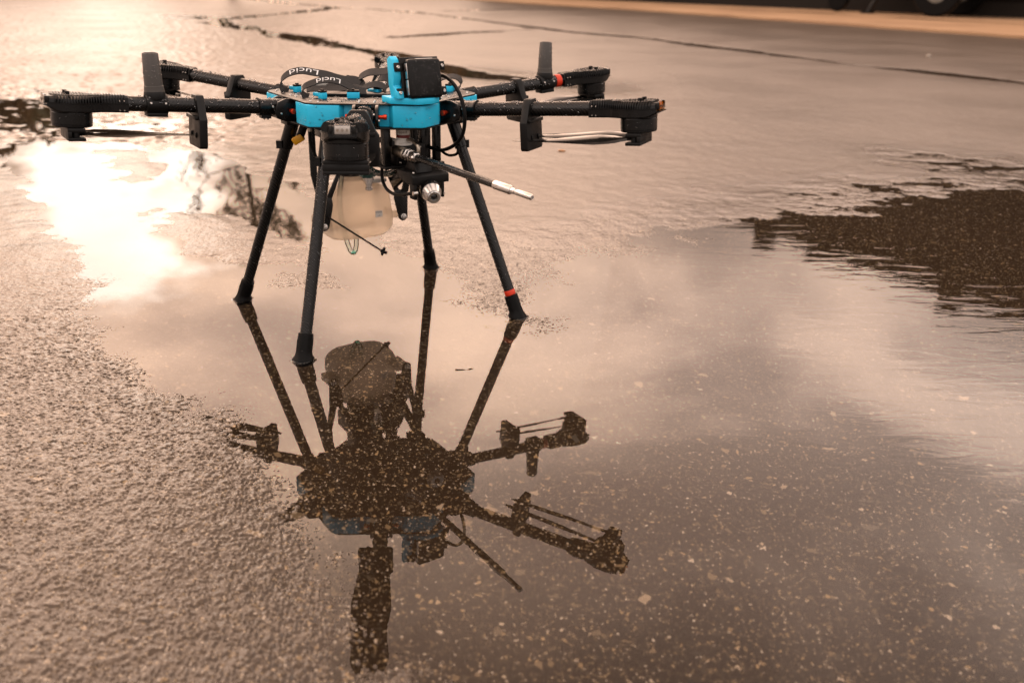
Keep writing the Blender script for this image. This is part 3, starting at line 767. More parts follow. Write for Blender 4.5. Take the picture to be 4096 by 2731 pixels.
strap([(0.1172,0.0300,0.4275), (0.1272,0.0300,0.4335), (0.1419,0.0300,0.4366), (0.1542,0.0300,0.4331), (0.1589,0.0300,0.4241), (0.1526,0.0300,0.4150), (0.1418,0.0300,0.4126), (0.1294,0.0300,0.4170)], (0.2, 1, 0.3), 0.020)
strap([(0.0227,-0.0200,0.4135), (0.0254,-0.0200,0.4215), (0.0304,-0.0200,0.4263), (0.0395,-0.0200,0.4273), (0.05, -0.02, 0.42)], (0.1, 1, 0.6), 0.0165)
strap([(-0.112,-0.030,0.4165), (-0.1020,-0.0300,0.4187), (-0.0786,-0.0300,0.4176), (-0.0549,-0.0300,0.4193), (-0.0342,-0.0300,0.4217), (-0.0136,-0.0300,0.4191)], (0.0, 1, 0.5), 0.018)
strap([(-0.08, 0.01, 0.4165), (-0.06, 0.015, 0.4250), (-0.04, 0.02, 0.4300), (-0.024, 0.015, 0.4260), (-0.019, 0.0, 0.4180)], (0.25, 1, 0.8), 0.0165)
strap([(0.005, -0.005, 0.4175), (0.012, -0.008, 0.4330), (0.028, -0.005, 0.4350), (0.045, 0.01, 0.4230)], (0.4, 1, 0.6), 0.0165)

# --- arms (built once along +X in arm space, then copied)
TILT = math.atan(0.08)
def arm_matrix(deg):
    return Matrix.Translation((0, 0, 0.380)) @ Matrix.Rotation(math.radians(deg), 4, 'Z') @ Matrix.Rotation(-TILT, 4, 'Y')

mb = MB(); mb.cyl((0.150, 0, 0), (0.462, 0, 0), 0.0118, n=36); arm0 = mb.obj('arm', 'carbon', DR)
AP = []                                                            # parts of the first arm
def ap(mb_, name, mats, bevel=0.0, angle=35, seg=2):
    o = mb_.obj(name, mats, arm0, bevel, angle, seg); AP.append(o); return o
# folding joint at the body
mb = MB(); mb.lathe((0.160, 0, 0), (1, 0, 0), [(0, 0.0140), (0.049, 0.0140), (0.0505, 0.0148), (0.0535, 0.0148), (0.054, 0.0120)], 32)
mb.box((0.200, 0.0, -0.0155), (0.017, 0.012, 0.006)); mb.box((0.172, 0, -0.0145), (0.02, 0.02, 0.006))
ap(mb, 'arm_sleeve', 'black_metal')
mb = MB()
for s_ in (-1, 1):
    mb.prism([(0.138, -0.0215), (0.170, -0.0215), (0.187, -0.0165), (0.191, -0.006), (0.186, 0.010), (0.172, 0.0165), (0.138, 0.0165)], s_ * 0.0185 - 0.0025, s_ * 0.0185 + 0.0025, lambda a, b, z: (a, z, b))
    mb.box((0.157, s_ * 0.0125, 0.0125), (0.020, 0.008, 0.006))
mb.box((0.150, 0, -0.016), (0.03, 0.040, 0.004))
ap(mb, 'hinge_bracket', 'black_metal', 0.0008)
for s_ in (-1, 1):
    mb = MB(); mb.lathe((0.163, s_ * 0.0208, -0.003), (0, s_, 0), [(0, 0.0032), (0.007, 0.0032), (0.0075, 0.0045), (0.0125, 0.0045), (0.0130, 0.0035)], 16); ap(mb, 'knob', 'red_anodised')
for (x, y, z, n_) in [(0.180, 0.0210, -0.008, (0, 1, 0)), (0.180, -0.0210, -0.008, (0, -1, 0)), (0.192, 0.0138, 0.002, (0, 1, 0.1)), (0.192, -0.0138, 0.002, (0, -1, 0.1)), (0.197, 0.004, -0.0185, (0, 0, -1)), (0.203, 0.004, -0.0185, (0, 0, -1))]:
    o = screw(arm0, (x, y, z), n_); AP.append(o)
# propeller holder clamped round the tube
mb = MB()
mb.prism([(-0.0275, -0.066), (0.0275, -0.066), (0.0305, -0.0625), (0.0305, -0.020), (0.0255, -0.013), (0.0165, 0.0085), (0.0105, 0.0165), (-0.0105, 0.0165), (-0.0165, 0.0085), (-0.0255, -0.013), (-0.0305, -0.020), (-0.0305, -0.0625)], 0.3055, 0.3185, lambda a, b, z: (z, a, b))
mb.box((0.321, 0, -0.018), (0.006, 0.050, 0.006)); mb.box((0.3195, -0.012, -0.046), (0.003, 0.004, 0.009)); mb.box((0.3195, 0.012, -0.046), (0.003, 0.004, 0.009))
ap(mb, 'blade_holder', 'black_plastic', 0.0012)
# motor housing
def hw(x):
    xs = [0.405, 0.421, 0.456, 0.468, 0.480, 0.490, 0.500, 0.510, 0.520, 0.528, 0.536]; ws = [0.0140, 0.0148, 0.0150, 0.0205, 0.0268, 0.0296, 0.0304, 0.0296, 0.0268, 0.0225, 0.0172]
    return float(np.interp(x, xs, ws))
mb = MB(); secs = []
for x in [0.421, 0.440, 0.456, 0.463, 0.470, 0.478, 0.486, 0.494, 0.502, 0.510, 0.517, 0.524, 0.530, 0.535]:
    wv_ = hw(x); zb = -0.0125 if x < 0.520 else -0.0125 + (x - 0.520) * 0.46
    zt = 0.0098 if x > 0.452 else 0.0128
    k_in = 0.0035 if x > 0.46 else 0.002
    secs.append([(x, -wv_ * 0.92, zb), (x, -wv_, zb + 0.002), (x, -wv_, -0.0002), (x, -wv_ - 0.0009, 0.0002), (x, -wv_ - 0.0009, 0.0014), (x, -wv_ + k_in, 0.0018), (x, -wv_ + k_in + 0.001, zt - 0.003), (x, -wv_ * 0.6, zt),
                 (x, wv_ * 0.6, zt), (x, wv_ - k_in - 0.001, zt - 0.003), (x, wv_ - k_in, 0.0018), (x, wv_ + 0.0009, 0.0014), (x, wv_ + 0.0009, 0.0002), (x, wv_, -0.0002), (x, wv_, zb + 0.002), (x, wv_ * 0.92, zb)])
mb.loft(secs); mb.lathe((0.5, 0, -0.0128), (0, 0, 1), [(0, 0.0292), (0.011, 0.0300)], 40)
ap(mb, 'motor_housing', 'black_metal', angle=28)
x = 0.4265
while x < 0.5265:
    wv_ = hw(x); zt = 0.0132 if x > 0.452 else 0.0140
    mb = MB(); mb.prism([(-wv_, 0.0014), (-wv_ - 0.0002, 0.006), (-wv_ * 0.92, zt - 0.0022), (-wv_ * 0.78, zt), (-wv_ * 0.20, zt - 0.001), (wv_ * 0.20, zt - 0.001), (wv_ * 0.78, zt), (wv_ * 0.92, zt - 0.0022), (wv_ + 0.0002, 0.006), (wv_, 0.0014)], x - 0.0007, x + 0.0007, lambda a, b, z: (z, a, b))
    ap(mb, 'cooling_fin', 'black_metal'); x += 0.0041
mb = MB()
for yy in (-0.0095, 0.0095): mb.box((0.506, yy, 0.0150), (0.006, 0.006, 0.0045))
ap(mb, 'fixing_stud', 'black_plastic', 0.0005)
for (xx, zz) in [(0.4275, -0.003), (0.4275, 0.005), (0.4275, -0.009), (0.4340, -0.003), (0.4340, 0.005), (0.4340, -0.009)]:
    for s_ in (-1, 1):
        if zz != -0.003: o = screw(arm0, (xx, s_ * 0.0152, zz), (0, s_, 0)); o.scale = (0.6, 0.6, 0.6); AP.append(o)
mb = MB(); mb.prism([(-0.0095, -0.0005), (0.0095, -0.0005), (0.0095, 0.0095), (-0.0095, 0.0095)], 0.534, 0.5365, lambda a, b, z: (z, a, b)); LEDB = ap(mb, 'led_board', 'led_board', 0.0003)
mb = MB()
for yy in (-0.006, 0, 0.006): mb.lathe((0.5365, yy, 0.0045), (1, 0, 0), [(0, 0.0019), (0.0008, 0.0019), (0.0008, 0.0012)], 12)
ap(mb, 'led_chip', 'bronze_fitting')
mb = MB(); mb.prism([(-0.0115, -0.0022), (0.0115, -0.0022), (0.0115, 0.0098), (0.009, 0.0118), (-0.009, 0.0118), (-0.0115, 0.0098)], 0.5345, 0.5390, lambda a, b, z: (z, a, b)); LENS = ap(mb, 'lamp_cover', 'lamp_cover', 0.0008)
mb = MB(); mb.box((0.5365, 0, -0.0032), (0.007, 0.032, 0.0016)); mb.box((0.535, 0.0145, 0.005), (0.006, 0.004, 0.010)); mb.box((0.535, -0.0145, 0.005), (0.006, 0.004, 0.010)); ap(mb, 'lamp_frame', 'black_metal', 0.0005)
# motor bell with grooved rim
mb = MB(); mb.lathe((0.5, 0, -0.0345), (0, 0, 1), [(0, 0.012), (0, 0.0277), (0.0008, 0.0284), (0.0016, 0.0284), (0.0019, 0.0277), (0.0024, 0.0277), (0.0027, 0.0287), (0.0036, 0.0287), (0.0039, 0.0280), (0.0044, 0.0280), (0.0048, 0.0289), (0.0205, 0.0289), (0.0214, 0.0284), (0.0218, 0.0270)], 48)
ap(mb, 'motor', 'black_metal', angle=25)
# propeller hub and folded blades
mb = MB()
mb.box((0.4995, 0, -0.0382), (0.025, 0.058, 0.0064)); mb.box((0.4995, 0, -0.0515), (0.025, 0.060, 0.0050)); mb.box((0.509, 0, -0.045), (0.006, 0.060, 0.010))
mb.cyl((0.4995, 0.0205, -0.0545), (0.4995, 0.0205, -0.0370), 0.0056, n=16); mb.cyl((0.4995, -0.0205, -0.0545), (0.4995, -0.0205, -0.0370), 0.0056, n=16); mb.cyl((0.4995, 0, -0.0560), (0.4995, 0, -0.034), 0.008, n=20)
ap(mb, 'propeller_hub', 'black_plastic', 0.0012)
for s_ in (-1, 1):
    mb = MB(); secs = []
    for i in range(25):
        u = i / 24; x = 0.497 - 0.213 * u
        ch = float(np.interp(u, [0, 0.05, 0.14, 0.28, 0.42, 0.7, 0.93, 0.985, 1.0], [0.009, 0.011, 0.023, 0.0300, 0.0275, 0.0190, 0.0130, 0.010, 0.004]))
        tw = math.radians(float(np.interp(u, [0, 0.12, 0.3, 0.6, 1.0], [6, 24, 24, 15, 8])))
        th = float(np.interp(u, [0, 0.2, 1.0], [0.0050, 0.0022, 0.0011])); zc_ = -0.0450 + 0.0025 * u - 0.0055 * u + 0.002 * s_ * u
        yc = s_ * 0.0205 - s_ * 0.0050 * u
        pr = [(-0.5, 0), (-0.3, 0.55), (0, 0.9), (0.3, 0.6), (0.5, 0), (0.3, -0.25), (0, -0.35), (-0.3, -0.25)]
        sec = []
        for a, b in pr:
            yy = a * ch; zz = b * th
            sec.append((x, yc + yy * math.cos(tw) - zz * math.sin(tw), zc_ + yy * math.sin(tw) + zz * math.cos(tw)))
        secs.append(sec)
    mb.loft(secs); ap(mb, 'propeller_blade', 'propeller_gloss', angle=50)

ARMS = {}
for deg in (-90, -30, 30, 90, 150, 210):
    if deg == -90: a_ = arm0
    else:
        a_ = arm0.copy(); COL.objects.link(a_); a_.parent = DR
        for o in AP:
            c_ = o.copy(); COL.objects.link(c_); c_.parent = a_
            if deg == -30 and o is LEDB: c_.data = o.data.copy(); c_.data.materials[0] = MATS['amber_lens']; c_['label'] = 'amber navigation lamp'
            if deg == -30 and o is LENS: c_.data = o.data.copy(); c_.data.materials[0] = MATS['amber_cover']
    a_.matrix_local = arm_matrix(deg); ARMS[deg] = a_
    drops_on_tube((0.215, 0, 0), (0.42, 0, 0), 0.0118, 150, mtx=arm_matrix(deg))
    drops_on_tube((0.16, 0, 0), (0.21, 0, 0), 0.0142, 26, mtx=arm_matrix(deg))
    Mx = arm_matrix(deg)
    for _ in range(70):                                            # on the housing top and the motor bell
        x = random.uniform(0.455, 0.535); y = random.uniform(-1, 1) * hw(x) * 0.8
        DROPS.append((Mx @ Vector((x, y, 0.0128)), Mx.to_3x3() @ UZ, random.uniform(0.0005, 0.0014)))
    for _ in range(26):
        th = random.uniform(0, 2 * PI); nn = Vector((math.cos(th), math.sin(th), 0))
        DROPS.append((Mx @ (Vector((0.5, 0, random.uniform(-0.029, -0.014))) + nn * 0.0289), Mx.to_3x3() @ nn, random.uniform(0.0005, 0.0012)))

# antennas on the left front and right rear arms
for deg, x0 in ((210, 0.377), (30, 0.381)):
    vx = Vector((math.sin(TILT), 0, math.cos(TILT)))               # true vertical in arm space
    b0 = Vector((x0, 0, 0))
    mb = MB(); mb.lathe((x0 - 0.0165, 0, 0), (1, 0, 0), [(0, 0.0150), (0.001, 0.0160), (0.032, 0.0160), (0.033, 0.0150)], 28)
    mb.box((x0, 0, -0.0155), (0.031, 0.022, 0.006)); mb.lathe(b0 + vx * 0.008, vx, [(0, 0.0170), (0.012, 0.0158)], 24)
    cl = mb.obj('antenna_clamp', 'black_plastic', ARMS[deg], 0.0006)
    mb = MB(); mb.lathe(b0 + vx * 0.016, vx, [(0, 0.0158), (0.006, 0.0150), (0.012, 0.0146), (0.0125, 0.0140), (0.060, 0.0121), (0.0615, 0.0112), (0.0615, 0.0098), (0.057, 0.0096)], 32)
    mb.obj('antenna', 'grey_plastic', ARMS[deg], angle=40)
    for s_ in (-1, 1):
        for dx in (-0.011, 0.011): screw(ARMS[deg], (x0 + dx, s_ * 0.0158, 0.003), (0, s_, 0.2))
    drops_on_tube(b0 + vx * 0.02, b0 + vx * 0.075, 0.0134, 90, 0.0006, 0.0015, False, arm_matrix(deg))
    drops_on_tube((x0 - 0.016, 0, 0), (x0 + 0.016, 0, 0), 0.016, 24, mtx=arm_matrix(deg))
mb = MB(); mb.cyl((0.4045, 0, 0), (0.4175, 0, 0), 0.0124, n=32); mb.obj('red_band', 'red_tape', ARMS[30], 0.0004)

# --- legs
LEG = []
for nm, sF, sL in (('left', -1, -1), ('front', 1, -1), ('right', 1, 1), ('back', -1, 1)):
    foot = {'front': fl(0.165, -0.226, 0), 'left': fl(-0.185, -0.210, 0), 'back': fl(-0.182, 0.216, 0), 'right': fl(0.179, 0.204, 0)}[nm]
    top = {'left': Vector((-0.140, -0.025, 0.362)), 'right': Vector((0.142, 0.008, 0.362)), 'front': Vector((-0.064, -0.155, 0.362)), 'back': Vector((0.058, 0.160, 0.362))}[nm]; d = (top - foot).normalized()
    mb = MB(); mb.cyl(foot + d * 0.030, top, 0.0099, n=32); lg = mb.obj('leg', 'carbon', DR)
    mb = MB(); mb.lathe(top - d * 0.052, d, [(0, 0.0105), (0.001, 0.0119), (0.055, 0.0119)], 28); mb.box(top - d * 0.045 + LD * 0.0135 * sL, (0.010, 0.012, 0.014)); mb.obj('leg_socket', 'black_metal', lg)
    mb = MB(); mb.box(top + UZ * 0.001, (0.034, 0.030, 0.012), Matrix.Rotation(math.radians(30 if sL < 0 else 30), 3, 'Z')); mb.obj('leg_mount', 'black_metal', lg, 0.001)
    # rubber boot: round the leg at the top, spread flat on the ground at the bottom
    mb = MB(); secs = []; q = d.to_track_quat('Z', 'Y')
    for h, r, fl_ in [(0.046, 0.0112, 0), (0.0455, 0.0126, 0), (0.030, 0.0133, 0), (0.018, 0.0132, 0.15), (0.011, 0.0140, 0.5), (0.005, 0.0165, 0.9), (0.0015, 0.0180, 1.0), (-0.0035, 0.0178, 1.0)]:
        sec = []
        for i in range(40):
            th = 2 * PI * i / 40; rb = r * (1.0 + (0.05 if (i % 5) < 2 and 0.012 < h < 0.044 else 0))
            v1_ = foot + d * h + q @ Vector((rb * math.cos(th), rb * math.sin(th), 0))
            v2_ = Vector((foot.x + d.x * h + rb * math.cos(th + q.to_euler().z), foot.y + d.y * h + rb * math.sin(th + q.to_euler().z), foot.z + h))
            sec.append(v1_.lerp(v2_, fl_))
        secs.append(sec)
    mb.loft(secs); mb.obj('rubber_foot', 'rubber', lg, angle=40)
    if nm == 'right':
        mb = MB(); mb.cyl(foot + d * 0.0462, foot + d * 0.0560, 0.0104, n=32); mb.obj('red_band', 'red_tape', lg, 0.0003)
    wf = DR.matrix_basis @ foot                                     # water drawn up round the foot
    if nm != 'x':
        mb = MB(); sc_ = []
        for rr_, zz_ in ((0.0172, 0.0026), (0.0180, 0.0014), (0.0192, 0.0006), (0.0215, 0.00012), (0.025, -0.0004)):
            sc_.append([(wf.x + rr_ * math.cos(2 * PI * i / 32), wf.y + rr_ * math.sin(2 * PI * i / 32), zz_) for i in range(32)])
        mb.loft(sc_, cap=False); mb.obj('meniscus', 'puddle_water', water, angle=80)
    drops_on_tube(foot + d * 0.05, top - d * 0.06, 0.0099, 330 if nm == 'front' else 170, 0.0007, 0.0017, False)
    DROPS += [(foot + d * random.uniform(0.012, 0.045) + (q @ Vector((math.cos(a), math.sin(a), 0))) * 0.0133, q @ Vector((math.cos(a), math.sin(a), 0)), random.uniform(0.0005, 0.001)) for a in [random.uniform(0, 6.28) for _ in range(14)]]

# --- sensor box on the nose
TB = math.radians(-10)
RB = RFL @ Matrix.Rotation(TB, 3, 'Y')                              # leaned back about the L axis
bc = fl(0.1835, 0.005, 0.4515)
def bx(F, L, z): return bc + RB @ Vector((F, L, z))
mb = MB(); mb.box(bx(-0.004, 0, 0.0), (0.018, 0.060, 0.062), RB); sb = mb.obj('sensor_box', 'black_plastic', DR, 0.0055, 35, 4)
mb = MB(); mb.box(bx(-0.016, 0.0, 0.0), (0.0045, 0.070, 0.070), RB)
for (L, z) in ((-0.0385, 0.020), (-0.0385, -0.020), (0.0385, 0.020), (0.0385, -0.020)): mb.box(bx(-0.014, L, z), (0.005, 0.015, 0.014), RB)
mb.obj('back_plate', 'black_plastic', sb, 0.0012)
for (L, z) in ((-0.0405, 0.020), (-0.0405, -0.020), (0.0405, 0.020), (0.0405, -0.020)):
    o = screw(sb, bx(-0.0115, L, z), RB @ Vector((1, 0, 0))); o.scale = (1.5, 1.5, 1.2)
for z in (0.0125, -0.0130):
    mb = MB(); mb.box(bx(-0.0045, -0.0302, z), (0.0085, 0.0012, 0.0235), RB); mb.obj('side_strip', 'aluminium', sb, 0.0003)
mb = MB(); mb.box(bx(-0.006, 0.004, 0.0312), (0.007, 0.030, 0.0010), RB); mb.obj('top_strip', 'aluminium', sb, 0.0003)
for _ in range(90): DROPS.append((bx(0.0050, random.uniform(-0.026, 0.026), random.uniform(-0.027, 0.027)), RB @ Vector((1, 0, 0)), random.uniform(0.0004, 0.0012)))
# blue bracket that carries it
mb = MB()
mb.prism([(0.128, -0.046), (0.163, -0.047), (0.1925, -0.013), (0.1925, 0.016), (0.180, 0.034), (0.150, 0.042), (0.128, 0.042)], ZB1 + 0.0026, ZB1 + 0.0125, lambda a, b, z: tuple(fl(a, b, z)))
for L0 in (-0.037,):
    zz = [(0.160, 0.4205), (0.182, 0.4205), (0.179, 0.432), (0.168, 0.440), (0.172, 0.452), (0.170, 0.464), (0.164, 0.480), (0.156, 0.485), (0.148, 0.480), (0.150, 0.460), (0.152, 0.440)]
    mb.prism(zz, L0 - 0.0060, L0 + 0.0070, lambda a, b, z: tuple(fl(a - 0.0035, z, b)))
mb.box(fl(0.157, 0.002, 0.448), (0.010, 0.060, 0.050), RB)
mb.obj('sensor_bracket', 'blue_print', DR, 0.0012)

# --- cables
def cable(path, r, name='cable', matname='rubber', parent=DR):
    mb = MB(); mb.tube(smooth_path(path, 6), r, 10); return mb.obj(name, matname, parent)
cable([(0.1150,-0.1130,0.4527), (0.1281,-0.1319,0.4527), (0.1419,-0.1557,0.4444), (0.1528,-0.1747,0.4281), (0.1595,-0.1863,0.4061), (0.1603,-0.1877,0.3859), (0.1562,-0.1805,0.3641), (0.1433,-0.1582,0.3445), (0.1236,-0.1241,0.3303), (0.1051,-0.0921,0.3281), (0.0919,-0.0691,0.3343), (0.0843,-0.0560,0.3469), (0.080, -0.05, 0.366)], 0.0031)
cable([(0.0195,-0.0935,0.3150), (0.0190,-0.0929,0.3004), (0.0181,-0.0913,0.2834), (0.0194,-0.0937,0.2698), (0.0267,-0.1063,0.2585), (0.0402,-0.1296,0.2554), (0.0565,-0.1578,0.2605), (0.0779,-0.1949,0.2730)], 0.0029)
cable([(-0.1006,-0.1000,0.3660), (-0.1013,-0.1000,0.3523), (-0.1008,-0.1000,0.3361), (-0.0960,-0.1000,0.3197), (-0.0879,-0.1000,0.3033), (-0.07, -0.09, 0.288)], 0.0029)
mb = MB(); mb.cyl((-0.1006, -0.100, 0.3650), (-0.1012, -0.100, 0.3560), 0.0040); mb.obj('cable_gland', 'bronze_fitting', DR)
cable([(0.1150,-0.079,0.328), (0.1199,-0.0877,0.3247), (0.1291,-0.1036,0.3203), (0.1382,-0.1193,0.3205), (0.1489,-0.1379,0.3276), (0.150, -0.139, 0.34)], 0.0024)
mb = MB(); mb.tube([(-0.110, -0.040, 0.372), (-0.1192,-0.0400,0.3555), (-0.1247,-0.0400,0.3425), (-0.1275, -0.040, 0.3370)], 0.0070, 16); pl = mb.obj('power_plug', 'rubber', DR)
mb = MB(); mb.box((-0.1305, -0.0400, 0.3325), (0.020, 0.016, 0.013), Matrix.Rotation(math.radians(-30), 3, 'Y')); mb.obj('plug_tip', 'yellow_plastic', pl, 0.002)

# --- spray head under the nose
def rod(F, L, z0, z1, s=0.012):
    mb = MB(); mb.box(fl(F, L, (z0 + z1) / 2), (s, s * 0.9, z1 - z0), RFL); return mb.obj('frame_post', 'black_metal', DR, 0.0012)
for F, L in ((0.118, -0.036), (0.112, 0.066), (0.118, 0.036), (0.030, -0.036), (0.030, 0.066), (0.075, 0.066)): rod(F, L, 0.300, ZB0 - 0.003, 0.013 if L > 0 else 0.014)
mb = MB(); mb.box(fl(0.078, 0.014, 0.300), (0.105, 0.116, 0.0045), RFL); mb.obj('spray_deck', 'black_plate', DR, 0.0008)
mb = MB(); mb.box(fl(0.105, 0.004, 0.321), (0.060, 0.054, 0.034), RFL); mb.box(fl(0.105, -0.02, 0.340), (0.05, 0.02, 0.01), RFL); vb = mb.obj('valve_block', 'black_plastic', DR, 0.0018)
for q in ((0.1355, -0.018, 0.333), (0.1355, 0.020, 0.333), (0.1355, -0.018, 0.309), (0.130, -0.010, 0.342)): screw(vb, fl(*q), FD)
mb = MB(); mb.lathe(fl(0.128, -0.008, 0.338), UZ, [(0, 0.0150), (0.004, 0.0150), (0.005, 0.0125), (0.012, 0.0118), (0.0122, 0.0115)], 24); mb.box(fl(0.128, -0.008, 0.343), (0.016, 0.034, 0.008), RFL); reg = mb.obj('regulator', 'white_plastic', DR)
mb = MB(); mb.lathe(fl(0.128, -0.008, 0.3500), UZ, [(0, 0.0117), (0.0052, 0.0117)], 28); mb.obj('red_ring', 'red_band', reg)
mb = MB(); mb.lathe(fl(0.128, -0.008, 0.3552), UZ, [(0, 0.0119), (0.0095, 0.0119)], 28); mb.obj('regulator_cap', 'white_plastic', reg)
me = text_mesh('Clippard', 0.0055)
for v in me.vertices:
    th = v.co.x / 0.0121 - 0.72; n_ = RFL @ Vector((math.cos(th), math.sin(th), 0)); v.co = fl(0.128, -0.008, 0.3600 + v.co.y) + n_ * 0.0121
me.materials.append(MATS['brown_ink']); o = bpy.data.objects.new('lettering', me); COL.objects.link(o); o.parent = reg
cable([(0.0560,-0.1080,0.3440), (0.0600,-0.1140,0.3455), (0.0666,-0.1254,0.3475), (0.0751,-0.1401,0.3474), (0.0820,-0.1520,0.3429), (0.0842,-0.1562,0.3354), (0.0823,-0.1530,0.3278)], 0.0034, 'elbow_pipe', 'bronze_fitting')
LZ = 0.3267; LL = -0.017
mb = MB(); mb.lathe(fl(0.120, LL, LZ), FD, [(0, 0.0100), (0.034, 0.0100), (0.036, 0.0085)], 24); ft = mb.obj('coupling', 'bronze_fitting', DR)
mb = MB()
mb.lathe(fl(0.157, LL, LZ), FD, [(0, 0.0078), (0.001, 0.0108), (0.007, 0.0108), (0.008, 0.0085), (0.012, 0.0085), (0.0125, 0.0102), (0.0165, 0.0102), (0.017, 0.0082), (0.019, 0.0082)], 6); mb.obj('hex_nut', 'steel', ft, 0.0006)
mb = MB(); mb.lathe(fl(0.176, LL, LZ), FD, [(0, 0.0072), (0.002, 0.0098), (0.015, 0.0098), (0.018, 0.0078), (0.019, 0.0060)], 6); mb.obj('hex_nut', 'steel', ft, 0.0006)
mb = MB(); mb.cyl(fl(0.193, LL, LZ), fl(0.432, LL, LZ), 0.0058, n=24); la = mb.obj('lance', 'carbon', DR)
mb = MB(); mb.lathe(fl(0.430, LL, LZ), FD, [(0, 0.0060), (0.0005, 0.0066), (0.040, 0.0066), (0.0415, 0.0058), (0.043, 0.0055)], 28); mb.obj('lance_collar', 'aluminium', la)
mb = MB(); mb.lathe(fl(0.473, LL, LZ), FD, [(0, 0.0044), (0.0095, 0.0044), (0.0097, 0.0031), (0.0135, 0.0031), (0.0137, 0.0043), (0.048, 0.0043), (0.0505, 0.0030), (0.0505, 0.0013), (0.046, 0.0012)], 24); mb.obj('spray_nozzle', 'aluminium', la)
mb = MB()
for k in range(9): 
    th = 0.75; n_ = LD * -math.cos(th) + UZ * math.sin(th)
    mb.box(fl(0.352 + 0.0052 * k, LL, LZ) + n_ * 0.0058, (0.0036 if k % 3 else 0.0020, 0.0004, 0.0026), Matrix((FD, n_, FD.cross(n_))).transposed())
mb.obj('lettering', 'black_plastic', la)
drops_on_tube(fl(0.20, LL, LZ), fl(0.43, LL, LZ), 0.0058, 130, 0.0005, 0.0014)
drops_on_tube(fl(0.433, LL, LZ), fl(0.52, LL, LZ), 0.0055, 16, 0.0004, 0.001)
# camera hood and ball camera below the lance
mb = MB()
mb.prism([(0.150, 0.303), (0.196, 0.303), (0.207, 0.298), (0.207, 0.2845), (0.190, 0.2830), (0.150, 0.290)], -0.033, 0.036, lambda a, b, z: tuple(fl(a, z, b)))
mb.prism([(0.155, 0.3025), (0.200, 0.3025), (0.192, 0.3170), (0.168, 0.3180)], -0.022, 0.008, lambda a, b, z: tuple(fl(a, z, b)))
mb.box(fl(0.197, -0.027, 0.276), (0.018, 0.005, 0.034), RFL); mb.box(fl(0.197, 0.025, 0.276), (0.018, 0.005, 0.034), RFL); mb.box(fl(0.10, 0.0, 0.295), (0.10, 0.03, 0.008), RFL)
hd = mb.obj('camera_hood', 'black_plastic', DR, 0.0012)
screw(hd, fl(0.200, -0.028, 0.3030), UZ); screw(hd, fl(0.206, 0.0260, 0.266), FD)
ca = (FD * 0.90 - UZ * 0.24 - LD * 0.26).normalized(); cc0 = fl(0.211, -0.002, 0.2740)
mb = MB(); mb.lathe(cc0 - ca * 0.012, ca, [(0, 0.012), (0.002, 0.0172), (0.018, 0.0172), (0.020, 0.0162)], 32); cb = mb.obj('camera_body', 'black_metal', DR)
mb = MB(); mb.lathe(cc0 + ca * 0.006, ca, [(0, 0.0163), (0.0015, 0.0168), (0.003, 0.0164), (0.016, 0.0117), (0.0165, 0.0108)], 40); mb.obj('camera_shell', 'aluminium', cb, angle=30)
mb = MB(); mb.lathe(cc0 + ca * 0.020, ca, [(0, 0.0110), (0.0055, 0.0110), (0.0065, 0.0100), (0.0065, 0.0062), (0.004, 0.0060)], 36); mb.obj('lens_ring', 'aluminium', cb, angle=30)
mb = MB(); mb.lathe(cc0 + ca * 0.0225, ca, [(0, 0.0062), (0.0020, 0.0055), (0.0032, 0.0030), (0.0036, 0.0004)], 24); mb.obj('lens', 'lens_glass', cb, angle=80)
mb = MB(); mb.cyl(fl(0.216, -0.038, 0.2735), fl(0.216, -0.030, 0.2735), 0.0034); mb.obj('cable_plug', 'steel', cb)

# --- tank
mb = MB(); secs = []
for z, hF, hL, e_, oF in [(0.1235, 0.034, 0.046, 3, 0), (0.1260, 0.043, 0.057, 3.2, 0), (0.1330, 0.049, 0.064, 3.6, 0), (0.145, 0.0505, 0.0665, 6, 0), (0.162, 0.0505, 0.0680, 6, 0), (0.172, 0.0500, 0.0665, 6, 0), (0.190, 0.0490, 0.0640, 6, 0), (0.212, 0.0480, 0.0615, 5.5, 0), (0.222, 0.0455, 0.0570, 4.5, 0), (0.2290, 0.036, 0.046, 3, 0), (0.2330, 0.0285, 0.034, 2.4, 0), (0.236, 0.0265, 0.0270, 2, 0), (0.246, 0.0260, 0.0260, 2, 0)]:
    sec = []
    for i in range(64):
        th = 2 * PI * i / 64; cs, sn = math.cos(th), math.sin(th)
        sec.append(fl(-0.1055 + hF * math.copysign(abs(cs) ** (2 / e_), cs), 0.002 + hL * math.copysign(abs(sn) ** (2 / e_), sn), z))
    secs.append(sec)
mb.loft(secs)
for L in (-0.075, 0.078): mb.box(fl(-0.085, L, 0.166), (0.045, 0.024, 0.014), RFL)
tank = mb.obj('tank', 'tank_plastic', DR, angle=60)
mb = MB(); mb.lathe(fl(-0.1055, -0.002, 0.2445), UZ, [(0, 0.0268), (0.001, 0.0300), (0.014, 0.0300), (0.016, 0.0280)], 36); mb.obj('tank_cap', 'black_plastic', tank)
mb = MB(); mb.box(fl(-0.078, 0.032, 0.2365), (0.040, 0.040, 0.008), RFL); mb.obj('filler_lip', 'white_plastic', tank, 0.002)
mb = MB(); mb.box(fl(-0.0549, 0.031, 0.1725), (0.0006, 0.015, 0.013), RFL); lb_ = mb.obj('date_label', 'white_plastic', tank, 0.0)
for body, dz, sz in (('07-07-22', 0.0035, 0.0040), ('1:45', -0.0035, 0.0040)):
    me = text_mesh(body, sz)
    for v in me.vertices: v.co = fl(-0.0543, 0.031 + v.co.x * 0.85, 0.1725 + dz + v.co.y)
    me.materials.append(MATS['brown_ink']); o = bpy.data.objects.new('lettering', me); COL.objects.link(o); o.parent = lb_
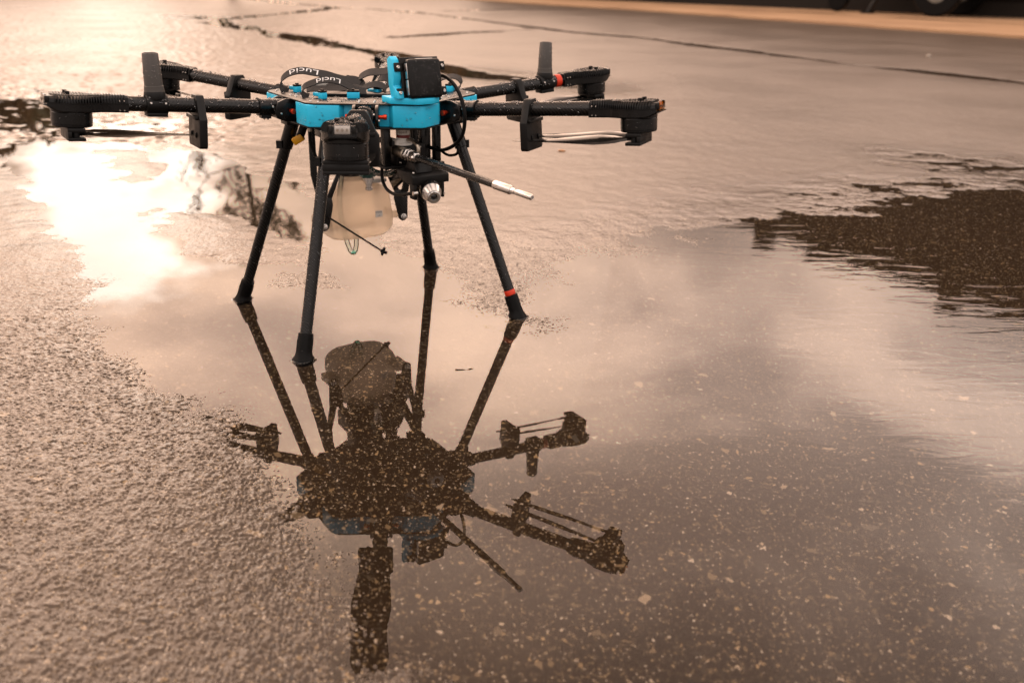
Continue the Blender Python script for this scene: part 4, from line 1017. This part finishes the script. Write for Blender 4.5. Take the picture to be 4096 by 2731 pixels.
# carrying straps of carbon plate
for sL in (-1, 1):
    mb = MB()
    pf = lambda a, b, z: tuple(fl(z, sL * a, b))
    mb.prism([(0.074, 0.158), (0.080, 0.153), (0.086, 0.153), (0.0925, 0.158), (0.094, 0.200), (0.094, 0.216), (0.066, 0.216), (0.064, 0.200)], -0.056, -0.053, pf)
    mb.prism([(0.066, 0.212), (0.078, 0.212), (0.052, 0.262), (0.044, 0.262)], -0.0565, -0.0535, pf)
    mb.prism([(0.080, 0.212), (0.094, 0.210), (0.105, 0.262), (0.105, 0.362), (0.093, 0.362), (0.093, 0.262)], -0.055, -0.050, pf)
    br_ = mb.obj('tank_bracket', 'carbon', DR, 0.0006)
    mb = MB(); mb.lathe(fl(-0.054, sL * 0.0835, 0.1612), FD, [(0, 0.0062), (0.002, 0.0062), (0.0025, 0.0045), (0.0065, 0.0045), (0.007, 0.003)], 16); mb.obj('bracket_bolt', 'steel', br_)
mb = MB(); mb.box(fl(0.000, 0.062, 0.262), (0.12, 0.010, 0.020), RFL @ Matrix.Rotation(math.radians(-32), 3, 'Y')); mb.obj('brace', 'carbon', DR, 0.0008)
mb = MB(); mb.box(fl(-0.095, -0.002, 0.282), (0.080, 0.085, 0.036), RFL); mb.box(fl(-0.095, -0.002, 0.333), (0.05, 0.06, 0.060), RFL); mb.obj('pump_housing', 'black_plastic', DR, 0.002)
mb = MB(); mb.cyl(fl(-0.025, -0.004, 0.252), fl(-0.025, -0.004, 0.298), 0.0105, n=20); mb.box(fl(-0.028, -0.004, 0.262), (0.02, 0.026, 0.016), RFL); dv = mb.obj('drain_valve', 'green_valve', DR, 0.001)
mb = MB(); mb.lathe(fl(-0.022, -0.004, 0.2295), UZ, [(0, 0.0062), (0.001, 0.0070), (0.005, 0.0070), (0.006, 0.0058), (0.010, 0.0058), (0.011, 0.0070), (0.018, 0.0070), (0.019, 0.0095), (0.024, 0.0095)], 20); mb.obj('valve_nozzle', 'steel', dv)
# hoses
H = smooth_path([(-0.0466,0.0600,0.1400), (-0.0466,0.0600,0.1126), (-0.0495,0.0600,0.0996), (-0.0528,0.0600,0.0956), (-0.0581,0.0600,0.0996), (-0.0642,0.0600,0.1175), (-0.0698,0.0585,0.1464), (-0.0738,0.0560,0.1765), (-0.0739,0.0540,0.2047), (-0.0704,0.0500,0.2310), (-0.065, 0.04, 0.26)], 6)
mb = MB(); mb.tube(H, 0.0048, 14)
hs = mb.obj('drain_hose', ['clear_hose'], DR)
mb = MB(); mb.tube(H[13:23], 0.0041, 12); mb.obj('green_liquid', 'clear_hose_green', hs)
mb = MB(); mb.tube(smooth_path([(0.0702,-0.1100,0.3083), (0.0602,-0.1043,0.3033), (0.0480,-0.0832,0.2907), (0.0323,-0.0560,0.2767), (0.0196,-0.0339,0.2707), (0.0049,-0.0085,0.2669), (-0.012, 0.015, 0.2669)], 6), 0.0058, 14); mb.obj('feed_hose', 'clear_hose', DR)
mb = MB(); mb.cyl((-0.0900, 0.0000, 0.1812), (0.0053, 0.0550, 0.0986), 0.0019, n=10); st_ = mb.obj('level_rod', 'black_metal', DR)
mb = MB(); mb.box((0.0053, 0.0550, 0.0990), (0.009, 0.006, 0.006), Matrix.Rotation(0.5, 3, 'Y')); mb.box((0.0075, 0.056, 0.1035), (0.005, 0.006, 0.007), Matrix.Rotation(0.4, 3, 'Y')); mb.box((0.0105, 0.057, 0.0965), (0.006, 0.006, 0.005), Matrix.Rotation(0.5, 3, 'Y')); mb.lathe((0.0045, 0.0535, 0.0985), (-0.2, -0.5, -1), [(0, 0.0025), (0.005, 0.0028), (0.0075, 0.0012)], 12); mb.obj('rod_clip', 'black_plastic', st_)

# --- rain on everything
for _ in range(620):
    a = random.uniform(0, 2 * PI); r_ = HEX_R * 0.85 * math.sqrt(random.random())
    DROPS.append((Vector((r_ * math.cos(a), r_ * math.sin(a), ZB1 + 0.0024)), UZ.copy(), 0.0008 + 0.0021 * random.random() ** 2))
for k in range(6):
    a = math.radians(-90 + 60 * k); ex = Vector((math.cos(a), math.sin(a), 0)); ey = Vector((-math.sin(a), math.cos(a), 0))
    for _ in range(34):
        s_ = random.choice((-1, 1)); u = s_ * random.uniform(0.045, 0.092)
        DROPS.append((ex * ap_ + ey * u + UZ * random.uniform(ZB0 + 0.003, ZB1 - 0.003) if False else ex * (HEX_R * math.cos(PI / 6)) + ey * u + UZ * random.uniform(ZB0 + 0.003, ZB1 - 0.003), ex, 0.0005 + 0.0013 * random.random() ** 2))
V = []; F_ = []
ring = [(math.cos(2 * PI * i / 7), math.sin(2 * PI * i / 7)) for i in range(7)]
for P, n_, r in DROPS:
    n_ = n_.normalized(); a = n_.orthogonal().normalized(); b = n_.cross(a); o = len(V)
    sx_ = random.uniform(0.8, 1.25)
    for kr, kh in ((1.0, -0.05), (0.86, 0.34), (0.48, 0.60)):
        for c_, s_ in ring: V.append(P + (a * c_ * sx_ + b * s_ / sx_) * r * kr + n_ * r * kh)
    V.append(P + n_ * r * 0.68)
    for k in range(2):
        for i in range(7): j = (i + 1) % 7; F_.append((o + k * 7 + i, o + k * 7 + j, o + (k + 1) * 7 + j, o + (k + 1) * 7 + i))
    for i in range(7): F_.append((o + 14 + i, o + 14 + (i + 1) % 7, o + 21))
me = bpy.data.meshes.new('raindrops'); me.from_pydata([tuple(p) for p in V], [], F_); me.polygons.foreach_set('use_smooth', [True] * len(F_)); me.materials.append(MATS['raindrop'])
o = bpy.data.objects.new('raindrops', me); COL.objects.link(o); o.parent = DR; o['kind'] = 'stuff'

# ------------------------------------------------------------------ small litter
def bit(name, x, y, z, size, matname, label, cat, rot=0.0):
    mb = MB(); pts = []
    for i in range(7):
        th = 2 * PI * i / 7; k = random.uniform(0.7, 1.2); pts.append((size[0] * k * math.cos(th) / 2, size[1] * k * math.sin(th) / 2))
    mb.prism(pts, 0, size[2]); o = mb.obj(name, matname, None, min(size) * 0.2); o.location = (x, y, z); o.rotation_euler = (random.uniform(-.1, .1), random.uniform(-.1, .1), rot); tag(o, label, cat)
bit('fallen_leaf', 0.40, 6.32, 0.004, (0.16, 0.03, 0.006), 'dry_leaf', 'small orange dry leaf lying just right of the rear antenna top', 'leaf', 0.2)
bit('fallen_leaf', 0.17, 3.43, 0.004, (0.03, 0.018, 0.004), 'dry_leaf', 'tiny rust coloured leaf lying below the right front arm tube', 'leaf', 0.4)
bit('pebble', 3.60, 8.45, 0.0, (0.045, 0.035, 0.025), 'pebble', 'pale pebble on the asphalt beyond the long crack', 'stone', 0.3)
bit('floating_twig', -0.085, 1.400, -0.001, (0.020, 0.0022, 0.0022), 'bark', 'longer dark twig afloat in the puddle right of the mirrored tank', 'twig', 0.1)
bit('floating_twig', -0.068, 1.404, -0.001, (0.011, 0.002, 0.002), 'bark', 'shorter dark twig afloat beside the longer twig', 'twig', 0.5)
